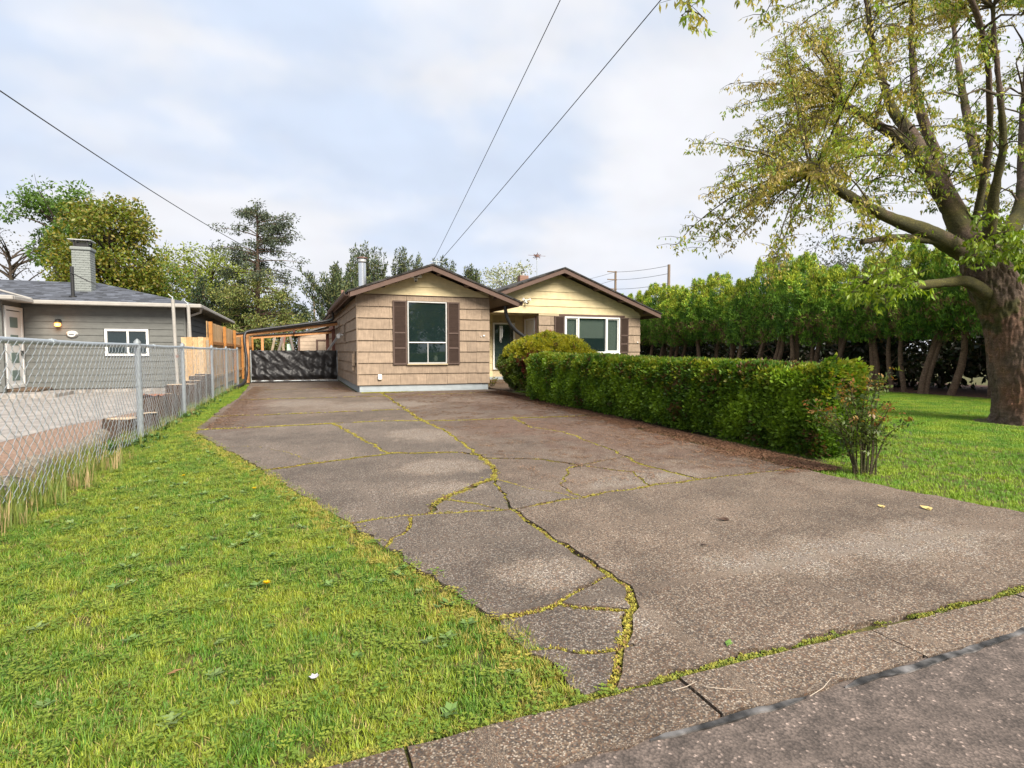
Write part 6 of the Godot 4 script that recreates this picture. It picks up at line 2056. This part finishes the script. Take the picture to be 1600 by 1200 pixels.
func make_maple():
	rng.seed = 500
	var t = thing("big_maple_tree", "large mossy old tree with thick leaning trunk and fresh yellow-green leaves", "tree", Vector3(11.0, 0, -5.45))
	var off = Vector3(-11.0, 0, 5.45)
	var trunk = MB.new()
	var wood = MB.new()
	var lf = MB.new()
	var spread = [Color(0.38, 0.41, 0.05), Color(0.45, 0.42, 0.07), Color(0.30, 0.38, 0.04), Color(0.46, 0.39, 0.09), Color(0.23, 0.35, 0.035)]
	var tawny = [Color(0.44, 0.35, 0.10), Color(0.40, 0.36, 0.07), Color(0.34, 0.35, 0.05), Color(0.46, 0.35, 0.13)]
	var fresh = [Color(0.30, 0.42, 0.03), Color(0.36, 0.46, 0.05), Color(0.22, 0.35, 0.03)]
	var wide = [Color(0.17, 0.27, 0.03), Color(0.22, 0.30, 0.04), Color(0.13, 0.21, 0.025)]
	for key in limbs:
		var l = limbs[key]
		var pts = []
		var rad = []
		var m = l.size()
		for q in m - 1:
			var a = Vector3(l[q][0], l[q][1], l[q][2]) + off
			var b = Vector3(l[q + 1][0], l[q + 1][1], l[q + 1][2]) + off
			var a0 = Vector3(l[maxi(q - 1, 0)][0], l[maxi(q - 1, 0)][1], l[maxi(q - 1, 0)][2]) + off
			var b1 = Vector3(l[mini(q + 2, m - 1)][0], l[mini(q + 2, m - 1)][1], l[mini(q + 2, m - 1)][2]) + off
			var steps = 7 if key != "trunk" else 16
			for e in steps:
				var u = float(e) / steps
				pts.append(a.cubic_interpolate(b, a0, b1, u)); rad.append(lerpf(l[q][3], l[q + 1][3], u) * (1.0 if key == "trunk" else 0.82))
		pts.append(Vector3(l[m - 1][0], l[m - 1][1], l[m - 1][2]) + off); rad.append(l[m - 1][3])
		if key == "trunk":
			for q in pts.size():
				if pts[q].y < 0.5: rad[q] *= 1.0 + 0.22 * pow(1.0 - maxf(pts[q].y, 0.0) / 0.5, 2.0)
		var tgt = trunk if key == "trunk" else wood
		var k0 = tgt.v.size()
		tgt.tube(pts, rad, 150 if key == "trunk" else 26, Color.WHITE, nz, 0.24 if key == "trunk" else 0.3)
		for q in range(k0, tgt.v.size()):
			var p = tgt.v[q] + Vector3(11.0, 0, -5.45)
			var n1 = nz.get_noise_3dv(p * 14.0)
			var n2 = nz.get_noise_3dv(p * 60.0 + Vector3(40, 0, 0))
			var col = Color(0.19, 0.13, 0.095).lerp(Color(0.34, 0.25, 0.19), clampf(0.5 + 1.4 * n2, 0, 1))
			if key == "trunk": col = col.lerp(Color(0.42, 0.19, 0.11), clampf(0.45 + 1.8 * n1 + 0.8 * n2, 0, 1) * 0.75 * smoothstep(2.5, 1.5, p.y + 1.6 * n1 + n2))
			var mossy = n1 * 1.5 + n2 * 0.7 + 0.55 * smoothstep(1.2, 2.2, p.y + 0.8 * n2) - 0.4 * smoothstep(3.0, 4.0, p.y) - 0.45 * smoothstep(2.0, 1.2, p.y)
			if key == "L7" or key == "L6": mossy += 0.35
			col = col.lerp(Color(0.16, 0.145, 0.022).lerp(Color(0.09, 0.10, 0.02), clampf(0.5 + n2, 0, 1)), smoothstep(0.1, 0.5, mossy) * 0.85)
			tgt.c[q] = col
			var fr = 1.0 - minf(1.0, absf(nz.get_noise_3d(p.x * 170.0 + 8.0 * n2, p.y * 45.0, p.z * 170.0)) * 3.4)
			var deep = (0.045 if key == "trunk" else 0.018) * fr * (0.6 + 0.8 * absf(n1))
			tgt.v[q] -= tgt.n[q] * deep
			tgt.c[q] = col * (1.0 - 0.25 * n2)
		if key == "trunk": continue
		# shoots
		var pal = spread
		var ln = 0.075
		var count = 11
		if key in ["L7"]:
			pal = fresh; count = 16
		elif key in ["L6"]:
			pal = spread; count = 14
		elif key in ["L8", "L9", "L5", "L4"]:
			count = 13; pal = spread + wide
		elif key in ["L2a", "L1"]:
			count = 8; pal = spread + tawny
		elif key == "L10": count = 26
		var end_dir = (pts[pts.size() - 1] - pts[pts.size() - 4]).normalized()
		for q in count:
			var u = rf(0.40 if key != "L1" else 0.35, 1.0)
			if key in ["L7", "L6"]: u = rf(0.72, 1.0)
			var e = int(u * (pts.size() - 1))
			var d = (end_dir * 0.35 + rdir() * 0.9 + Vector3(0, 0.35, 0)).normalized()
			var sl = rf(0.5, 1.5)
			if key in ["L7"]: sl = rf(0.25, 0.55)
			elif key in ["L6"]: sl = rf(0.25, 0.6)
			elif key == "L10": sl = rf(0.3, 0.8)
			shoot(wood, lf, pts[e], d, sl, 0.9, int(sl * 26) + 4, pal, 0.095 if pal == fresh else ln)
		# pollard knobs: fans of long shoots
		if key in ["L1", "L2a", "L2b", "L3", "L4", "L5", "L8", "L9"]:
			for q in (34 if key in ["L1", "L2a"] else 15):
				var d = (end_dir * 0.75 + rdir() * 0.95 + Vector3(0, 0.28, 0)).normalized()
				var sl = rf(1.0, 2.1)
				shoot(wood, lf, pts[pts.size() - 1], d, sl, 0.75, int(sl * 52), tawny if rng.randf() < 0.45 else spread, 0.06)
	# filling shoots between the limbs and a few suckers at the fork
	for q in 36:
		var p = Vector3(rf(-3.6, 2.2), rf(3.2, 7.0), rf(-1.8, 1.0))
		var d = (rdir() + Vector3(-0.2, 0.3, 0)).normalized()
		var sl = rf(0.7, 1.6)
		var keys = limbs.keys()
		var best = Vector3.ZERO
		var bd = 99.0
		for key in keys:
			for l in limbs[key]:
				var a = Vector3(l[0], l[1], l[2]) + off
				if a.distance_to(p) < bd:
					bd = a.distance_to(p); best = a
		wood.tube([best, best.lerp(p, 0.5) + Vector3(0, 0.1, 0), p], [0.022, 0.015, 0.009], 6, Color(0.16, 0.12, 0.07))
		shoot(wood, lf, p, d, sl, 0.9, int(sl * 34), spread + wide, 0.07)
	for q in 22:
		var p = Vector3(10.2, 2.75, -5.7) + off + Vector3(rf(-0.5, 0.3), rf(-0.2, 0.4), rf(0.0, 0.35))
		shoot(wood, lf, p, (rdir() + Vector3(-0.3, 0.5, 0.4)).normalized(), rf(0.25, 0.6), 0.8, 14, fresh + wide, 0.10)
	smooth_normals(trunk)
	part(t, "trunk", trunk.mesh(M.bark))
	part(t, "limbs", wood.mesh(M.bark))
	part(t, "crown", lf.mesh(M.leaf))

func _ready():
	nz.seed = 11
	nz.frequency = 0.05
	nz.fractal_octaves = 3
	rng.seed = 1
	set_view()
	make_materials()
	print("materials ", Time.get_ticks_msec())
	make_ground()
	print("ground ", Time.get_ticks_msec())
	make_tan_house()
	make_grey_house()
	print("houses ", Time.get_ticks_msec())
	make_chain_link()
	make_wood_fence()
	make_gate_and_cover()
	make_background_trees()
	print("trees ", Time.get_ticks_msec())
	make_hedge_trees()
	make_hedges()
	make_maple()
	print("maple ", Time.get_ticks_msec())
	make_grass()
	print("grass ", Time.get_ticks_msec())
	make_stumps()
	make_wires()
	make_debris()
	print("done ", Time.get_ticks_msec())
